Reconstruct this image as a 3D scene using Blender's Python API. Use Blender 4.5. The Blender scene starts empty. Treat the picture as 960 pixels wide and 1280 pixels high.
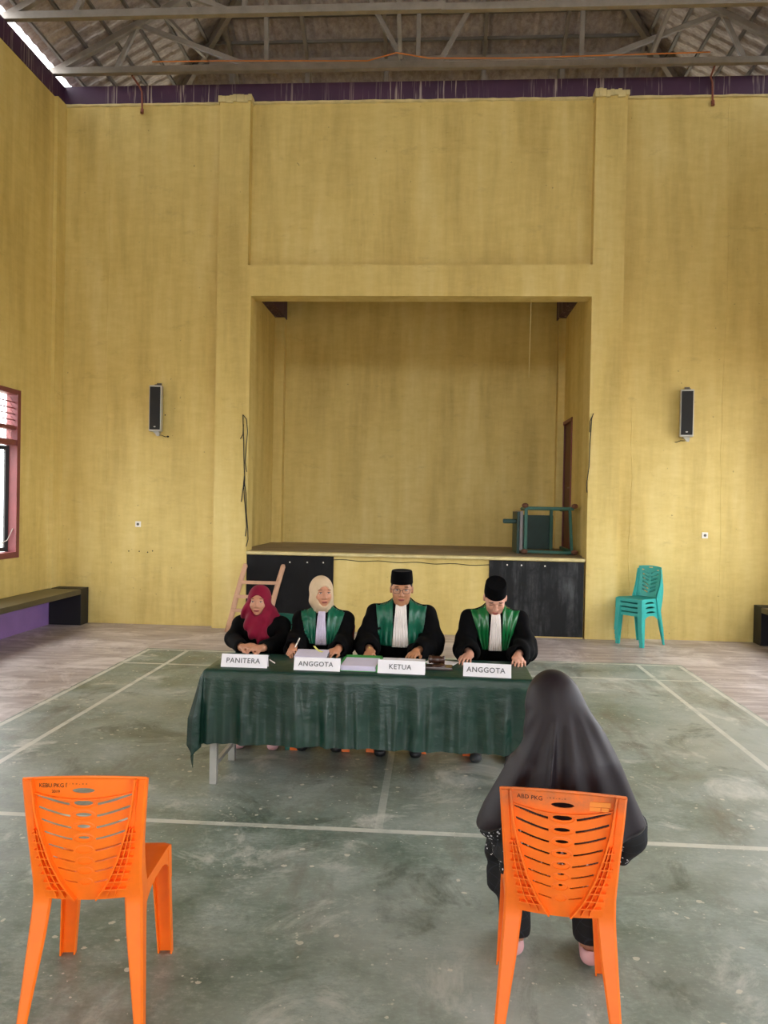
import bpy, bmesh, math, random
import numpy as np
from mathutils import Vector, Matrix, Euler
S = bpy.context.scene
C = S.collection
random.seed(7)
PI = math.pi

# ---------------------------------------------------------------- camera
cam_d = bpy.data.cameras.new('camera')
cam = bpy.data.objects.new('camera', cam_d)
C.objects.link(cam)
_r = Vector((0.99766738, 0.06558524, 0.01893093))
_u = Vector((-0.0196423, 0.01021856, 0.99975485))
_f = Vector((-0.06537571, 0.99779465, -0.01148297))
M = Matrix.Identity(4)
for i in range(3):
    M[i][0] = _r[i]; M[i][1] = _u[i]; M[i][2] = -_f[i]
M[2][3] = 1.76
cam.matrix_world = M
cam_d.sensor_fit = 'HORIZONTAL'
cam_d.sensor_width = 36.0
cam_d.lens = 970.5 * 36.0 / 960.0
cam_d.clip_start = 0.05
cam_d.clip_end = 300
S.camera = cam

# ---------------------------------------------------------------- colour management
S.view_settings.view_transform = 'Standard'
S.view_settings.look = 'None'
S.view_settings.gamma = 1.0
S.view_settings.use_curve_mapping = False
S.view_settings.exposure = 1.02
S.cycles.max_bounces = 10
S.cycles.diffuse_bounces = 7
S.cycles.glossy_bounces = 4
S.cycles.use_denoising = True
S.cycles.sample_clamp_indirect = 6.0

# ---------------------------------------------------------------- overcast sky
w = bpy.data.worlds.new('sky'); S.world = w; w.use_nodes = True
nt = w.node_tree; nt.nodes.clear()
out = nt.nodes.new('ShaderNodeOutputWorld'); bg = nt.nodes.new('ShaderNodeBackground')
tc = nt.nodes.new('ShaderNodeTexCoord'); sx = nt.nodes.new('ShaderNodeSeparateXYZ')
rp = nt.nodes.new('ShaderNodeValToRGB')
rp.color_ramp.elements[0].position = 0.0; rp.color_ramp.elements[0].color = (0.90, 0.93, 0.98, 1)
rp.color_ramp.elements[1].position = 0.8; rp.color_ramp.elements[1].color = (1.0, 1.0, 1.0, 1)
nt.links.new(tc.outputs['Generated'], sx.inputs[0]); nt.links.new(sx.outputs['Z'], rp.inputs[0])
nt.links.new(rp.outputs[0], bg.inputs[0]); bg.inputs[1].default_value = 5.0
nt.links.new(bg.outputs[0], out.inputs[0])

# hall dimensions (metres): X across, Y into the picture, Z up
XL, XR, YB, YF, ZW = -5.30, 4.72, 10.62, -7.0, 7.50
YP = 10.47
XC = (XL + XR) / 2
SLOPE, ZE, YH = 0.55, 7.66, 13.3          # roof pitch, height at the side walls, back hip corner
ZG = -0.25                                # ground outside
WIN_Y = [(7.35, 9.57), (3.6, 5.82), (-0.15, 2.07), (-3.9, -1.68)]
WZ0, WZ1 = 0.98, 3.10
WIN_R = [(6.2, 9.9), (1.9, 5.6), (-2.4, 1.3), (-6.4, -2.9)]     # taller windows on the right
WZR = 3.75

def portal(name, loc, rot, sx_, sy_):
    l = bpy.data.lights.new(name, 'AREA'); l.shape = 'RECTANGLE'; l.size = sx_; l.size_y = sy_
    l.cycles.is_portal = True
    o = bpy.data.objects.new(name, l); o.location = loc; o.rotation_euler = rot; C.objects.link(o)
for (a, b) in WIN_Y:
    portal('window_portal', (XL - 0.3, (a + b) / 2, (WZ0 + WZ1) / 2), (0, -PI / 2, 0), WZ1 - WZ0, b - a)
for (a, b) in WIN_R:
    portal('window_portal', (XR + 0.3, (a + b) / 2, (WZ0 + WZR) / 2), (0, PI / 2, 0), WZR - WZ0, b - a)
portal('doorway_portal', (XC, YF - 0.2, 1.4), (PI / 2, 0, 0), 4.0, 2.8)
portal('eave_portal', (XL - 0.25, 3.0, 7.6), (0, -PI / 2, 0), 0.3, 20)
portal('eave_portal', (XR + 0.25, 3.0, 7.6), (0, PI / 2, 0), 0.3, 20)

# ---------------------------------------------------------------- materials
def new_mat(name):
    m = bpy.data.materials.new(name); m.use_nodes = True
    n = m.node_tree; b = n.nodes['Principled BSDF']
    return m, n, b
def noise(n, vec, scale, detail=4, rough=0.55, sc=(1, 1, 1)):
    mp = n.nodes.new('ShaderNodeMapping'); mp.inputs['Scale'].default_value = sc
    n.links.new(vec, mp.inputs[0])
    t = n.nodes.new('ShaderNodeTexNoise'); t.inputs['Scale'].default_value = scale
    t.inputs['Detail'].default_value = detail; t.inputs['Roughness'].default_value = rough
    n.links.new(mp.outputs[0], t.inputs['Vector']); return t.outputs['Fac']
def ramp(n, fac, stops):
    r = n.nodes.new('ShaderNodeValToRGB'); e = r.color_ramp.elements
    while len(e) < len(stops): e.new(0.5)
    for i, (p, c) in enumerate(stops):
        e[i].position = p; e[i].color = (c[0], c[1], c[2], 1) if not isinstance(c, (int, float)) else (c, c, c, 1)
    n.links.new(fac, r.inputs[0]); return r.outputs[0]
def mix(n, fac, a, b, mode='MIX'):
    x = n.nodes.new('ShaderNodeMix'); x.data_type = 'RGBA'; x.blend_type = mode
    for sock, v in ((x.inputs[0], fac), (x.inputs[6], a), (x.inputs[7], b)):
        if hasattr(v, 'is_linked'): n.links.new(v, sock)
        elif isinstance(v, (int, float)): sock.default_value = v if sock == x.inputs[0] else (v, v, v, 1)
        else: sock.default_value = (v[0], v[1], v[2], 1)
    return x.outputs[2]
def mth(n, op, a, b=None, c=None, clamp=False):
    x = n.nodes.new('ShaderNodeMath'); x.operation = op; x.use_clamp = clamp
    for i, v in enumerate((a, b, c)):
        if v is None: continue
        if hasattr(v, 'is_linked'): n.links.new(v, x.inputs[i])
        else: x.inputs[i].default_value = v
    return x.outputs[0]
def bump(n, b, h, strength=0.3, dist=0.01):
    x = n.nodes.new('ShaderNodeBump'); x.inputs['Strength'].default_value = strength
    x.inputs['Distance'].default_value = dist
    n.links.new(h, x.inputs['Height']); n.links.new(x.outputs[0], b.inputs['Normal'])
def pos(n): return n.nodes.new('ShaderNodeNewGeometry').outputs['Position']
def objc(n): return n.nodes.new('ShaderNodeTexCoord').outputs['Object']
def lin(h):
    v = [int(h[i:i + 2], 16) / 255 for i in (0, 2, 4)]
    return tuple(((x + 0.055) / 1.055) ** 2.4 if x > 0.04045 else x / 12.92 for x in v)

def plain(name, hexc, rough=0.6, metal=0.0, var=0.12, scale=9.0, bmp=0.0, sheen=0.0, coat=0.0, stretch=(1, 1, 1), world=False):
    m, n, b = new_mat(name); c = lin(hexc)
    v = pos(n) if world else objc(n)
    f = noise(n, v, scale, 4, 0.6, stretch)
    col = ramp(n, f, [(0.25, tuple(x * (1 - var) for x in c)), (0.75, tuple(min(1, x * (1 + var)) for x in c))])
    n.links.new(col, b.inputs['Base Color'])
    b.inputs['Roughness'].default_value = rough; b.inputs['Metallic'].default_value = metal
    if sheen: b.inputs['Sheen Weight'].default_value = sheen
    if coat: b.inputs['Coat Weight'].default_value = coat
    if bmp: bump(n, b, noise(n, v, scale * 6, 3, 0.6, stretch), bmp, 0.004)
    return m

def wall_paint(name, base='D9C173', dark='B9A055', pale='E8D592'):
    m, n, b = new_mat(name); v = pos(n)
    streak = noise(n, v, 1.2, 6, 0.62, (2.2, 2.2, 0.28))
    blot = noise(n, v, 0.9, 5, 0.6)
    brush = noise(n, v, 7, 6, 0.7, (0.6, 0.6, 1.8))
    fine = noise(n, v, 60, 3, 0.6)
    c = ramp(n, streak, [(0.34, lin(dark)), (0.52, lin(base)), (0.72, lin(pale))])
    c = mix(n, ramp(n, blot, [(0.35, 0.0), (0.7, 0.55)]), c, lin(base))
    c = mix(n, 0.22, c, ramp(n, brush, [(0.3, lin(dark)), (0.7, lin(pale))]))
    stain = noise(n, v, 2.6, 8, 0.72, (1, 1, 2.2))
    c = mix(n, ramp(n, stain, [(0.60, 0.0), (0.74, 0.30)]), c, lin('8C7440'))
    spots = noise(n, v, 17, 2, 0.4)
    c = mix(n, ramp(n, spots, [(0.775, 0.0), (0.79, 0.45)]), c, lin('6A5530'))
    n.links.new(c, b.inputs['Base Color'])
    b.inputs['Roughness'].default_value = 0.62
    h = mth(n, 'ADD', mth(n, 'MULTIPLY', brush, 0.6), mth(n, 'MULTIPLY', fine, 0.4))
    bump(n, b, h, 0.22, 0.006)
    return m
M_wall = wall_paint('yellow_wall_paint')

def purple_paint():
    m, n, b = new_mat('purple_beam_paint'); v = pos(n)
    f = noise(n, v, 2, 4)
    c = ramp(n, f, [(0.3, lin('3A1F3C')), (0.7, lin('4A2A48'))])
    drip = noise(n, v, 1.0, 4, 0.9, (16, 16, 0.35))
    grp = noise(n, v, 0.9, 2, 0.5, (1, 1, 0.1))
    d = mth(n, 'MULTIPLY', ramp(n, drip, [(0.565, 0.0), (0.60, 1.0)]), ramp(n, grp, [(0.42, 0.0), (0.55, 1.0)]))
    c = mix(n, mth(n, 'MULTIPLY', d, 0.7), c, lin('BDAFA4'))
    n.links.new(c, b.inputs['Base Color']); b.inputs['Roughness'].default_value = 0.6
    return m
M_purple = purple_paint()
M_violet = plain('violet_wall_paint', '8C6CA8', 0.6, var=0.12, scale=3, bmp=0.2, world=True)
M_plaster = plain('pale_plaster_edge', 'CFC08A', 0.8, var=0.25, scale=5, bmp=0.5, world=True)

def floor_mat():
    m, n, b = new_mat('court_floor_paint'); v = pos(n)
    sp = n.nodes.new('ShaderNodeSeparateXYZ'); n.links.new(v, sp.inputs[0]); X, Y = sp.outputs[0], sp.outputs[1]
    xc = -0.27
    wob = mth(n, 'MULTIPLY', mth(n, 'SUBTRACT', noise(n, v, 5, 4), 0.5), 0.05)
    ax = mth(n, 'ABSOLUTE', mth(n, 'SUBTRACT', X, xc))
    inx = mth(n, 'LESS_THAN', mth(n, 'ADD', ax, wob), 3.07)
    iny = mth(n, 'LESS_THAN', mth(n, 'ADD', Y, wob), 8.93)
    court = mth(n, 'MULTIPLY', inx, iny)
    # green paint, mottled and rubbed
    big = noise(n, v, 0.55, 6, 0.65); mid = noise(n, v, 1.7, 8, 0.72, (1, 1.5, 1)); fin = noise(n, v, 11, 6, 0.75)
    swirl = n.nodes.new('ShaderNodeTexNoise'); swirl.inputs['Scale'].default_value = 1.6; swirl.inputs['Detail'].default_value = 10; swirl.inputs['Roughness'].default_value = 0.7
    swirl.inputs['Distortion'].default_value = 0.7; n.links.new(v, swirl.inputs['Vector']); swirl = swirl.outputs['Fac']
    green = ramp(n, mid, [(0.32, lin('4A584E')), (0.5, lin('6C7C70')), (0.66, lin('949F98'))])
    right_sheen = mth(n, 'MULTIPLY_ADD', X, 0.11, 0.40, True)  # paler to the right: washed paint plus floor reflections put into the colour
    pale = mth(n, 'ADD', mth(n, 'MULTIPLY', big, 1.0), mth(n, 'MULTIPLY', right_sheen, 0.24))
    grain = noise(n, v, 34, 5, 0.8, (1, 1.6, 1))
    green = mix(n, ramp(n, grain, [(0.36, 0.45), (0.5, 0.0)]), green, lin('50564C'))
    green = mix(n, ramp(n, grain, [(0.54, 0.0), (0.72, 0.5)]), green, lin('B4B6AE'))
    green = mix(n, ramp(n, pale, [(0.48, 0.0), (0.74, 0.8)]), green, lin('ACB2AC'))
    green = mix(n, ramp(n, swirl, [(0.55, 0.0), (0.66, 0.75)]), green, lin('CCCCC4'))
    green = mix(n, ramp(n, swirl, [(0.33, 0.8), (0.44, 0.0)]), green, lin('525A50'))
    green = mix(n, ramp(n, fin, [(0.56, 0.0), (0.70, 0.5)]), green, lin('B4B8AE'))
    # brown worn strokes
    br = noise(n, v, 0.9, 7, 0.7, (2.4, 0.8, 1))
    green = mix(n, ramp(n, br, [(0.54, 0.0), (0.68, 0.7)]), green, lin('6C665A'))
    # bare concrete outside the court
    st = noise(n, v, 2.2, 8, 0.72, (0.6, 4.5, 1)); st2 = noise(n, v, 0.8, 5, 0.6)
    con = ramp(n, st, [(0.34, lin('8C8080')), (0.5, lin('B2A8A8')), (0.66, lin('D8D0D0'))])
    con = mix(n, ramp(n, st2, [(0.35, 0.5), (0.65, 0.0)]), con, lin('908078'))
    con = mix(n, ramp(n, swirl, [(0.50, 0.0), (0.62, 0.6)]), con, lin('DCD4D2'))
    c = mix(n, court, con, green)
    # white lines
    def band(src, a, hw):
        return mth(n, 'LESS_THAN', mth(n, 'ABSOLUTE', mth(n, 'SUBTRACT', src, a)), hw)
    def mx(a, b): return mth(n, 'MAXIMUM', a, b)
    yin = mth(n, 'LESS_THAN', Y, 8.88); xin = mth(n, 'LESS_THAN', ax, 3.05)
    lines = mth(n, 'MULTIPLY', mx(band(ax, 2.57, 0.022), band(ax, 3.03, 0.022)), yin)
    hz = mx(mx(band(Y, 8.86, 0.022), band(Y, 8.10, 0.022)), band(Y, 4.14, 0.024))
    lines = mx(lines, mth(n, 'MULTIPLY', hz, xin))
    ctr = mth(n, 'MULTIPLY', mth(n, 'MULTIPLY', band(X, xc, 0.022), 0.5), mth(n, 'MULTIPLY', mth(n, 'GREATER_THAN', Y, 4.14), yin))
    lines = mx(lines, ctr)
    wear = ramp(n, noise(n, v, 3, 7, 0.75), [(0.30, 0.25), (0.55, 0.85)])
    c = mix(n, mth(n, 'MULTIPLY', lines, wear), c, lin('D0D0C6'))
    # paint specks and chips
    vo = n.nodes.new('ShaderNodeTexVoronoi'); vo.inputs['Scale'].default_value = 9.0; n.links.new(v, vo.inputs['Vector'])
    pick = mth(n, 'GREATER_THAN', noise(n, v, 1.3, 3), 0.5)
    sz = mth(n, 'MULTIPLY', fin, 0.22)
    sp1 = mth(n, 'MULTIPLY', mth(n, 'LESS_THAN', mth(n, 'ADD', vo.outputs['Distance'], mth(n, 'MULTIPLY', mth(n, 'SUBTRACT', noise(n, v, 30, 3), 0.5), 0.3)), sz), pick)
    c = mix(n, mth(n, 'MULTIPLY', sp1, 0.75), c, lin('CFCBBB'))
    vs = n.nodes.new('ShaderNodeTexVoronoi'); vs.inputs['Scale'].default_value = 26.0; n.links.new(v, vs.inputs['Vector'])
    spk = mth(n, 'LESS_THAN', mth(n, 'ADD', vs.outputs['Distance'], mth(n, 'MULTIPLY', noise(n, v, 90, 2), 0.2)), mth(n, 'MULTIPLY', mth(n, 'GREATER_THAN', noise(n, v, 3.1, 4, 0.7), 0.54), 0.235))
    c = mix(n, mth(n, 'MULTIPLY', spk, 0.6), c, lin('D6D2C6'))
    chip = noise(n, v, 2.9, 8, 0.8, (1, 2.0, 1))
    c = mix(n, ramp(n, chip, [(0.665, 0.0), (0.675, 0.75)]), c, lin('C4C0AE'))
    n.links.new(c, b.inputs['Base Color'])
    n.links.new(ramp(n, mid, [(0.3, 0.30), (0.7, 0.52)]), b.inputs['Roughness'])
    b.inputs['Specular IOR Level'].default_value = 0.5
    h = mth(n, 'ADD', mth(n, 'MULTIPLY', st, 0.5), mth(n, 'MULTIPLY', fin, 0.5))
    bump(n, b, h, 0.25, 0.006)
    return m
M_floor = floor_mat()
M_stagefloor = plain('bare_cement_screed', '8C7E68', 0.7, var=0.25, scale=2.5, bmp=0.3, world=True)
M_maroon = plain('maroon_wood_paint', '7A3A3C', 0.45, var=0.15, scale=6)
M_doorbrown = plain('red_brown_door_paint', '5A2C1C', 0.5, var=0.15, scale=5)
M_steel = plain('galvanised_truss_steel', '8A8278', 0.5, metal=0.25, var=0.2, scale=6)
M_darksteel = plain('dark_batten_steel', '6A645C', 0.55, metal=0.2, var=0.2, scale=6)
def roof_mat():
    m, n, b = new_mat('roof_sheet_metal'); v = pos(n)
    a = noise(n, v, 3.2, 6, 0.65, (1, 1, 1)); s = noise(n, v, 14, 4, 0.7, (1, 1, 0.5))
    c = ramp(n, a, [(0.3, lin('8E8078')), (0.7, lin('B4A8A2'))])
    c = mix(n, 0.35, c, ramp(n, s, [(0.35, lin('6E635E')), (0.65, lin('CCC2BC'))]))
    n.links.new(c, b.inputs['Base Color']); b.inputs['Roughness'].default_value = 0.5
    b.inputs['Metallic'].default_value = 0.2
    return m
M_roof = roof_mat()
def black_board(name, marks, base):
    m, n, b = new_mat(name); v = pos(n)
    s = noise(n, v, 1.5, 6, 0.7, (5, 5, 0.6)); q = noise(n, v, 2.3, 5, 0.7)
    f = mth(n, 'MULTIPLY', ramp(n, s, [(0.45, 0.0), (0.75, 1.0)]), ramp(n, q, [(0.4, 0.0), (0.65, 1.0)]))
    c = mix(n, mth(n, 'MULTIPLY', f, marks), lin(base), lin('5C5E60'))
    n.links.new(c, b.inputs['Base Color']); b.inputs['Roughness'].default_value = 0.6; b.inputs['Specular IOR Level'].default_value = 0.25
    return m
M_board = black_board('scuffed_black_board_paint', 1.0, '17181A')
M_board2 = black_board('black_board_paint', 0.12, '08080A')
M_white = plain('white_plastic', 'E8E4DA', 0.45, var=0.04)
M_black = plain('black_plastic', '141416', 0.5, var=0.1)
M_wire = plain('black_wire', '18140F', 0.6)
M_orangewire = plain('orange_wire', 'C8762A', 0.6)
M_redpipe = plain('rusty_pipe', '8A5040', 0.6)
M_ground = plain('outside_ground', 'A8A294', 0.9, var=0.2, scale=0.8, bmp=0.3, world=True)
M_slate = plain('dark_bench_slab', '403B2E', 0.35, var=0.25, scale=3, bmp=0.15, world=True)
M_benchblack = plain('black_bench_paint', '0C0C10', 0.55, var=0.2, scale=3, world=True)

def glass_mat(name, tint=(1, 1, 1), alpha=0.15, rough=0.05):
    m, n, b = new_mat(name)
    b.inputs['Base Color'].default_value = (*tint, 1); b.inputs['Roughness'].default_value = rough
    b.inputs['IOR'].default_value = 1.45
    tr = n.nodes.new('ShaderNodeBsdfTransparent'); ms = n.nodes.new('ShaderNodeMixShader')
    f = mth(n, 'ADD', mth(n, 'MULTIPLY', noise(n, objc(n), 3), 0.05), alpha)
    n.links.new(f, ms.inputs[0]); n.links.new(tr.outputs[0], ms.inputs[1]); n.links.new(b.outputs[0], ms.inputs[2])
    n.links.new(ms.outputs[0], n.nodes['Material Output'].inputs[0])
    return m
M_glass = glass_mat('window_glass', (0.8, 0.85, 0.85), 0.12)
M_frost = glass_mat('reflection_tinted_louvre_glass', (0.9, 0.55, 0.55), 0.30, 0.3)  # red reflections of the window frame are put into the glass tint

# ---------------------------------------------------------------- mesh helpers
def bm_new(): return bmesh.new()
def add_box(bm, x0, x1, y0, y1, z0, z1, Mx=None):
    vs = [bm.verts.new((x, y, z)) for x in (x0, x1) for y in (y0, y1) for z in (z0, z1)]
    if Mx is not None:
        for q in vs: q.co = Mx @ q.co
    for f in ((0, 1, 3, 2), (4, 6, 7, 5), (0, 4, 5, 1), (2, 3, 7, 6), (0, 2, 6, 4), (1, 5, 7, 3)):
        bm.faces.new([vs[i] for i in f])
    return vs
def frame_of(d):
    d = Vector(d).normalized(); up = Vector((0, 0, 1)) if abs(d.z) < 0.95 else Vector((0, 1, 0))
    a = d.cross(up).normalized(); b = a.cross(d).normalized(); return a, b
def add_bar(bm, p, q, w_, h_, up=None):
    p = Vector(p); q = Vector(q); d = (q - p).normalized()
    if up is None: a, b = frame_of(d)
    else:
        a = d.cross(Vector(up)).normalized(); b = a.cross(d).normalized()
    vs = []
    for e in (p, q):
        for s, t in ((-1, -1), (1, -1), (1, 1), (-1, 1)):
            vs.append(bm.verts.new(e + a * s * w_ / 2 + b * t * h_ / 2))
    for i in range(4): bm.faces.new((vs[i], vs[(i + 1) % 4], vs[4 + (i + 1) % 4], vs[4 + i]))
    bm.faces.new(vs[3::-1]); bm.faces.new(vs[4:])
def add_tube(bm, pts, r, n=8, caps=True):
    pts = [Vector(p) for p in pts]; rs = r if isinstance(r, (list, tuple)) else [r] * len(pts)
    rings = []; pa = None
    for i, p in enumerate(pts):
        d = (pts[min(i + 1, len(pts) - 1)] - pts[max(i - 1, 0)]).normalized()
        if pa is None: a, b = frame_of(d)
        else:
            a = (pa - d * pa.dot(d)).normalized(); b = a.cross(d).normalized()
        pa = a
        rings.append([bm.verts.new(p + (a * math.cos(2 * PI * k / n) + b * math.sin(2 * PI * k / n)) * rs[i]) for k in range(n)])
    for i in range(len(rings) - 1):
        for k in range(n): bm.faces.new((rings[i][k], rings[i][(k + 1) % n], rings[i + 1][(k + 1) % n], rings[i + 1][k]))
    if caps: bm.faces.new(rings[0][::-1]); bm.faces.new(rings[-1])
def add_lathe(bm, prof, n=16, Mx=None, sq=(1, 1)):
    rings = []
    for r, z in prof:
        ring = []
        for k in range(n):
            a = 2 * PI * k / n; p = Vector((r * math.cos(a) * sq[0], r * math.sin(a) * sq[1], z))
            ring.append(bm.verts.new(Mx @ p if Mx is not None else p))
        rings.append(ring)
    for i in range(len(rings) - 1):
        for k in range(n): bm.faces.new((rings[i][k], rings[i][(k + 1) % n], rings[i + 1][(k + 1) % n], rings[i + 1][k]))
    bm.faces.new(rings[0][::-1]); bm.faces.new(rings[-1])
def add_prism(bm, poly, axis, a0, a1, Mx=None):
    """poly: list of 2D points; extruded along axis 0/1/2 from a0 to a1"""
    def mk(p, t):
        v = [0, 0, 0]; o = [i for i in range(3) if i != axis]
        v[o[0]], v[o[1]], v[axis] = p[0], p[1], t
        v = Vector(v); return bm.verts.new(Mx @ v if Mx is not None else v)
    A = [mk(p, a0) for p in poly]; B = [mk(p, a1) for p in poly]; n = len(poly)
    bm.faces.new(A[::-1]); bm.faces.new(B)
    for i in range(n): bm.faces.new((A[i], A[(i + 1) % n], B[(i + 1) % n], B[i]))
def obj(name, bm, mat, parent=None, smooth=False, bevel=0.0, loc=None):
    bmesh.ops.recalc_face_normals(bm, faces=bm.faces[:])
    me = bpy.data.meshes.new(name); bm.to_mesh(me); bm.free()
    return link_mesh(name, me, mat, parent, smooth, bevel, loc)
def link_mesh(name, me, mat, parent=None, smooth=False, bevel=0.0, loc=None):
    o = bpy.data.objects.new(name, me); C.objects.link(o)
    if mat is not None and len(me.materials) == 0: me.materials.append(mat)
    if parent is not None: o.parent = parent
    if loc is not None: o.location = loc
    if smooth:
        me.polygons.foreach_set('use_smooth', [True] * len(me.polygons))
    if bevel:
        md = o.modifiers.new('bevel', 'BEVEL'); md.width = bevel; md.segments = 2; md.limit_method = 'ANGLE'
    return o
def box_obj(name, dims, mat, parent=None, bevel=0.0):
    bm = bm_new(); add_box(bm, *dims); return obj(name, bm, mat, parent, False, bevel)
def struct(o): o['kind'] = 'structure'; return o
def tag(o, label, cat, group=None):
    o['label'] = label; o['category'] = cat
    if group: o['group'] = group
    return o
def empty(name, loc=(0, 0, 0), rz=0.0, parent=None):
    o = bpy.data.objects.new(name, None); o.empty_display_size = 0.1; C.objects.link(o)
    o.location = loc; o.rotation_euler = (0, 0, rz)
    if parent is not None: o.parent = parent
    return o
def thing(name, label, cat, loc=(0, 0, 0), rz=0.0, group=None):
    return tag(empty(name, loc, rz), label, cat, group)
def kids(o): return [c for c in bpy.data.objects if c.parent == o]
def copy_tree(o, parent=None):
    c = o.copy(); C.objects.link(c); c.parent = parent
    for ch in kids(o): copy_tree(ch, c)
    return c
def text_mesh(body, size, extrude=0.0004, spacing=1.0, offset=0.0):
    cu = bpy.data.curves.new('t', 'FONT'); cu.body = body; cu.size = size; cu.extrude = extrude
    cu.align_x = 'CENTER'; cu.align_y = 'CENTER'; cu.space_character = spacing; cu.offset = offset; cu.resolution_u = 3
    o = bpy.data.objects.new('t', cu); C.objects.link(o)
    me = bpy.data.meshes.new_from_object(o.evaluated_get(bpy.context.evaluated_depsgraph_get()))
    bpy.data.objects.remove(o); me.materials.clear()
    return me
# ================================================================ THE HALL
fl = box_obj('floor', (XL - 0.15, XR + 0.15, YF - 0.15, YB + 0.2, -0.15, 0.0), M_floor); struct(fl)
struct(box_obj('ground', (-60, 60, -60, 70, -0.40, -0.20), M_ground))

def side_wall(name, x0, x1, WIN_Y, WZ1):
    bm = bm_new()
    ys = sorted(WIN_Y); edges = [YF]
    for a, b in ys: edges += [a, b]
    edges.append(13.3)
    for i in range(0, len(edges), 2): add_box(bm, x0, x1, edges[i], edges[i + 1], -0.15, 7.24)
    for a, b in ys:
        add_box(bm, x0, x1, a, b, -0.15, WZ0); add_box(bm, x0, x1, a, b, WZ1, 7.24)
    return struct(obj(name, bm, M_wall))
wl = side_wall('wall_left', XL - 0.15, XL, WIN_Y, WZ1)
wr = side_wall('wall_right', XR, XR + 0.15, WIN_R, WZR)
box_obj('lower_band', (XL, XL + 0.012, YF, 10.60, 0.0, 0.42), M_violet, wl)
box_obj('lower_band', (XR - 0.012, XR, YF, 10.60, 0.0, 0.42), M_violet, wr)
box_obj('wall_plate', (XL - 0.15, XL + 0.012, YF, 13.3, 7.24, ZW), M_purple, wl)
box_obj('wall_plate', (XR - 0.012, XR + 0.15, YF, 13.3, 7.24, ZW), M_purple, wr)

# wall behind the camera with a wide open doorway
bm = bm_new()
add_box(bm, XL - 0.15, XC - 2.0, YF - 0.15, YF, -0.15, ZW); add_box(bm, XC + 2.0, XR + 0.15, YF - 0.15, YF, -0.15, ZW)
add_box(bm, XC - 2.0, XC + 2.0, YF - 0.15, YF, 2.8, ZW)
struct(obj('wall_front', bm, M_wall))

# back wall around the stage opening
OX0, OX1, OZ0, OZ1 = -2.56, 2.00, 1.07, 4.55
bm = bm_new()
add_box(bm, XL, -3.03, YB, YB + 0.15, 0, 7.24)
add_box(bm, 2.43, XR, YB, YB + 0.15, 0, 7.24)
add_box(bm, -2.61, 2.02, YB, YB + 0.15, 4.97, 7.24)
wb = struct(obj('wall_back', bm, M_wall))
# irregular plaster lip along the top of the yellow
def lip(x0, x1, y, z, name='plaster_lip'):
    rr = random.Random(int(x0 * 100)); bm = bm_new(); n = int((x1 - x0) / 0.08) + 1; pr = None
    for i in range(n + 1):
        x = x0 + (x1 - x0) * i / n; h = 0.018 + 0.014 * rr.random(); t = 0.014 + 0.012 * rr.random()
        q = [bm.verts.new((x, y + 0.01, z - h)), bm.verts.new((x, y - t, z - h * 0.6)), bm.verts.new((x, y - t, z + h * 0.5)), bm.verts.new((x, y + 0.01, z + h))]
        if pr:
            for k in range(3): bm.faces.new((pr[k], q[k], q[k + 1], pr[k + 1]))
        pr = q
    return obj(name, bm, M_plaster, wb)
box_obj('wall_plate', (XL, XR, YB - 0.005, YB + 0.15, 7.24, ZW), M_purple, wb)
lip(XL + 0.02, -3.06, YB - 0.005, 7.235); lip(-2.6, 2.02, YB - 0.005, 7.235); lip(2.45, XR - 0.02, YB - 0.005, 7.235)
# pilasters with crumbly caps
for nm, x0, x1 in (('trim_1', -3.03, -2.61), ('trim_2', 2.02, 2.43)):
    bm = bm_new(); add_box(bm, x0, x1, YP, YB + 0.15, 0.0, 7.22)
    # lower part reaches the opening
    if x0 < 0: add_box(bm, x1, OX0, YP, YB + 0.15, 0.0, 4.55)
    t = struct(obj(nm, bm, M_wall))
    bm = bm_new(); rr = random.Random(3 if x0 < 0 else 5)
    n = 9
    for i in range(n):
        a = x0 - 0.02 + (x1 - x0 + 0.04) * i / n; b_ = x0 - 0.02 + (x1 - x0 + 0.04) * (i + 1) / n
        add_box(bm, a, b_, YP - 0.02 - 0.02 * rr.random(), YB - 0.006, 7.19 - 0.03 * rr.random(), 7.25 + 0.03 * rr.random())
    obj('cap', bm, M_plaster, t, False, 0.004)
struct(box_obj('trim_3', (-2.61, 2.02, YP, YB + 0.15, 4.55, 4.97), M_wall))      # lintel
# thin vertical plaster seams on the back wall
for x, z0, z1 in ((3.80, 0.02, 7.2), (2.62, 0.02, 3.1), (-4.62, 1.2, 7.2)):
    rr = random.Random(int(x * 10)); bm = bm_new(); pr = None
    for i in range(40):
        z = z0 + (z1 - z0) * i / 39; xx = x + rr.uniform(-.006, .006) + .012 * math.sin(i * .3); w1 = rr.uniform(.006, .014)
        q = [bm.verts.new((xx - w1, YB + .001, z)), bm.verts.new((xx, YB - .004, z)), bm.verts.new((xx + w1, YB + .001, z))]
        if pr: bm.faces.new((pr[0], pr[1], q[1], q[0])); bm.faces.new((pr[1], pr[2], q[2], q[1]))
        pr = q
    obj('plaster_seam', bm, M_wall, wb)

# corner columns
for nm, x0, x1, y0 in (('trim_4', XL, XL + 0.05, YB - 0.26), ('trim_5', XR - 0.05, XR, YB - 0.26)):
    struct(box_obj(nm, (x0, x1, y0, YB, 0.43, 7.24), M_wall))

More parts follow.
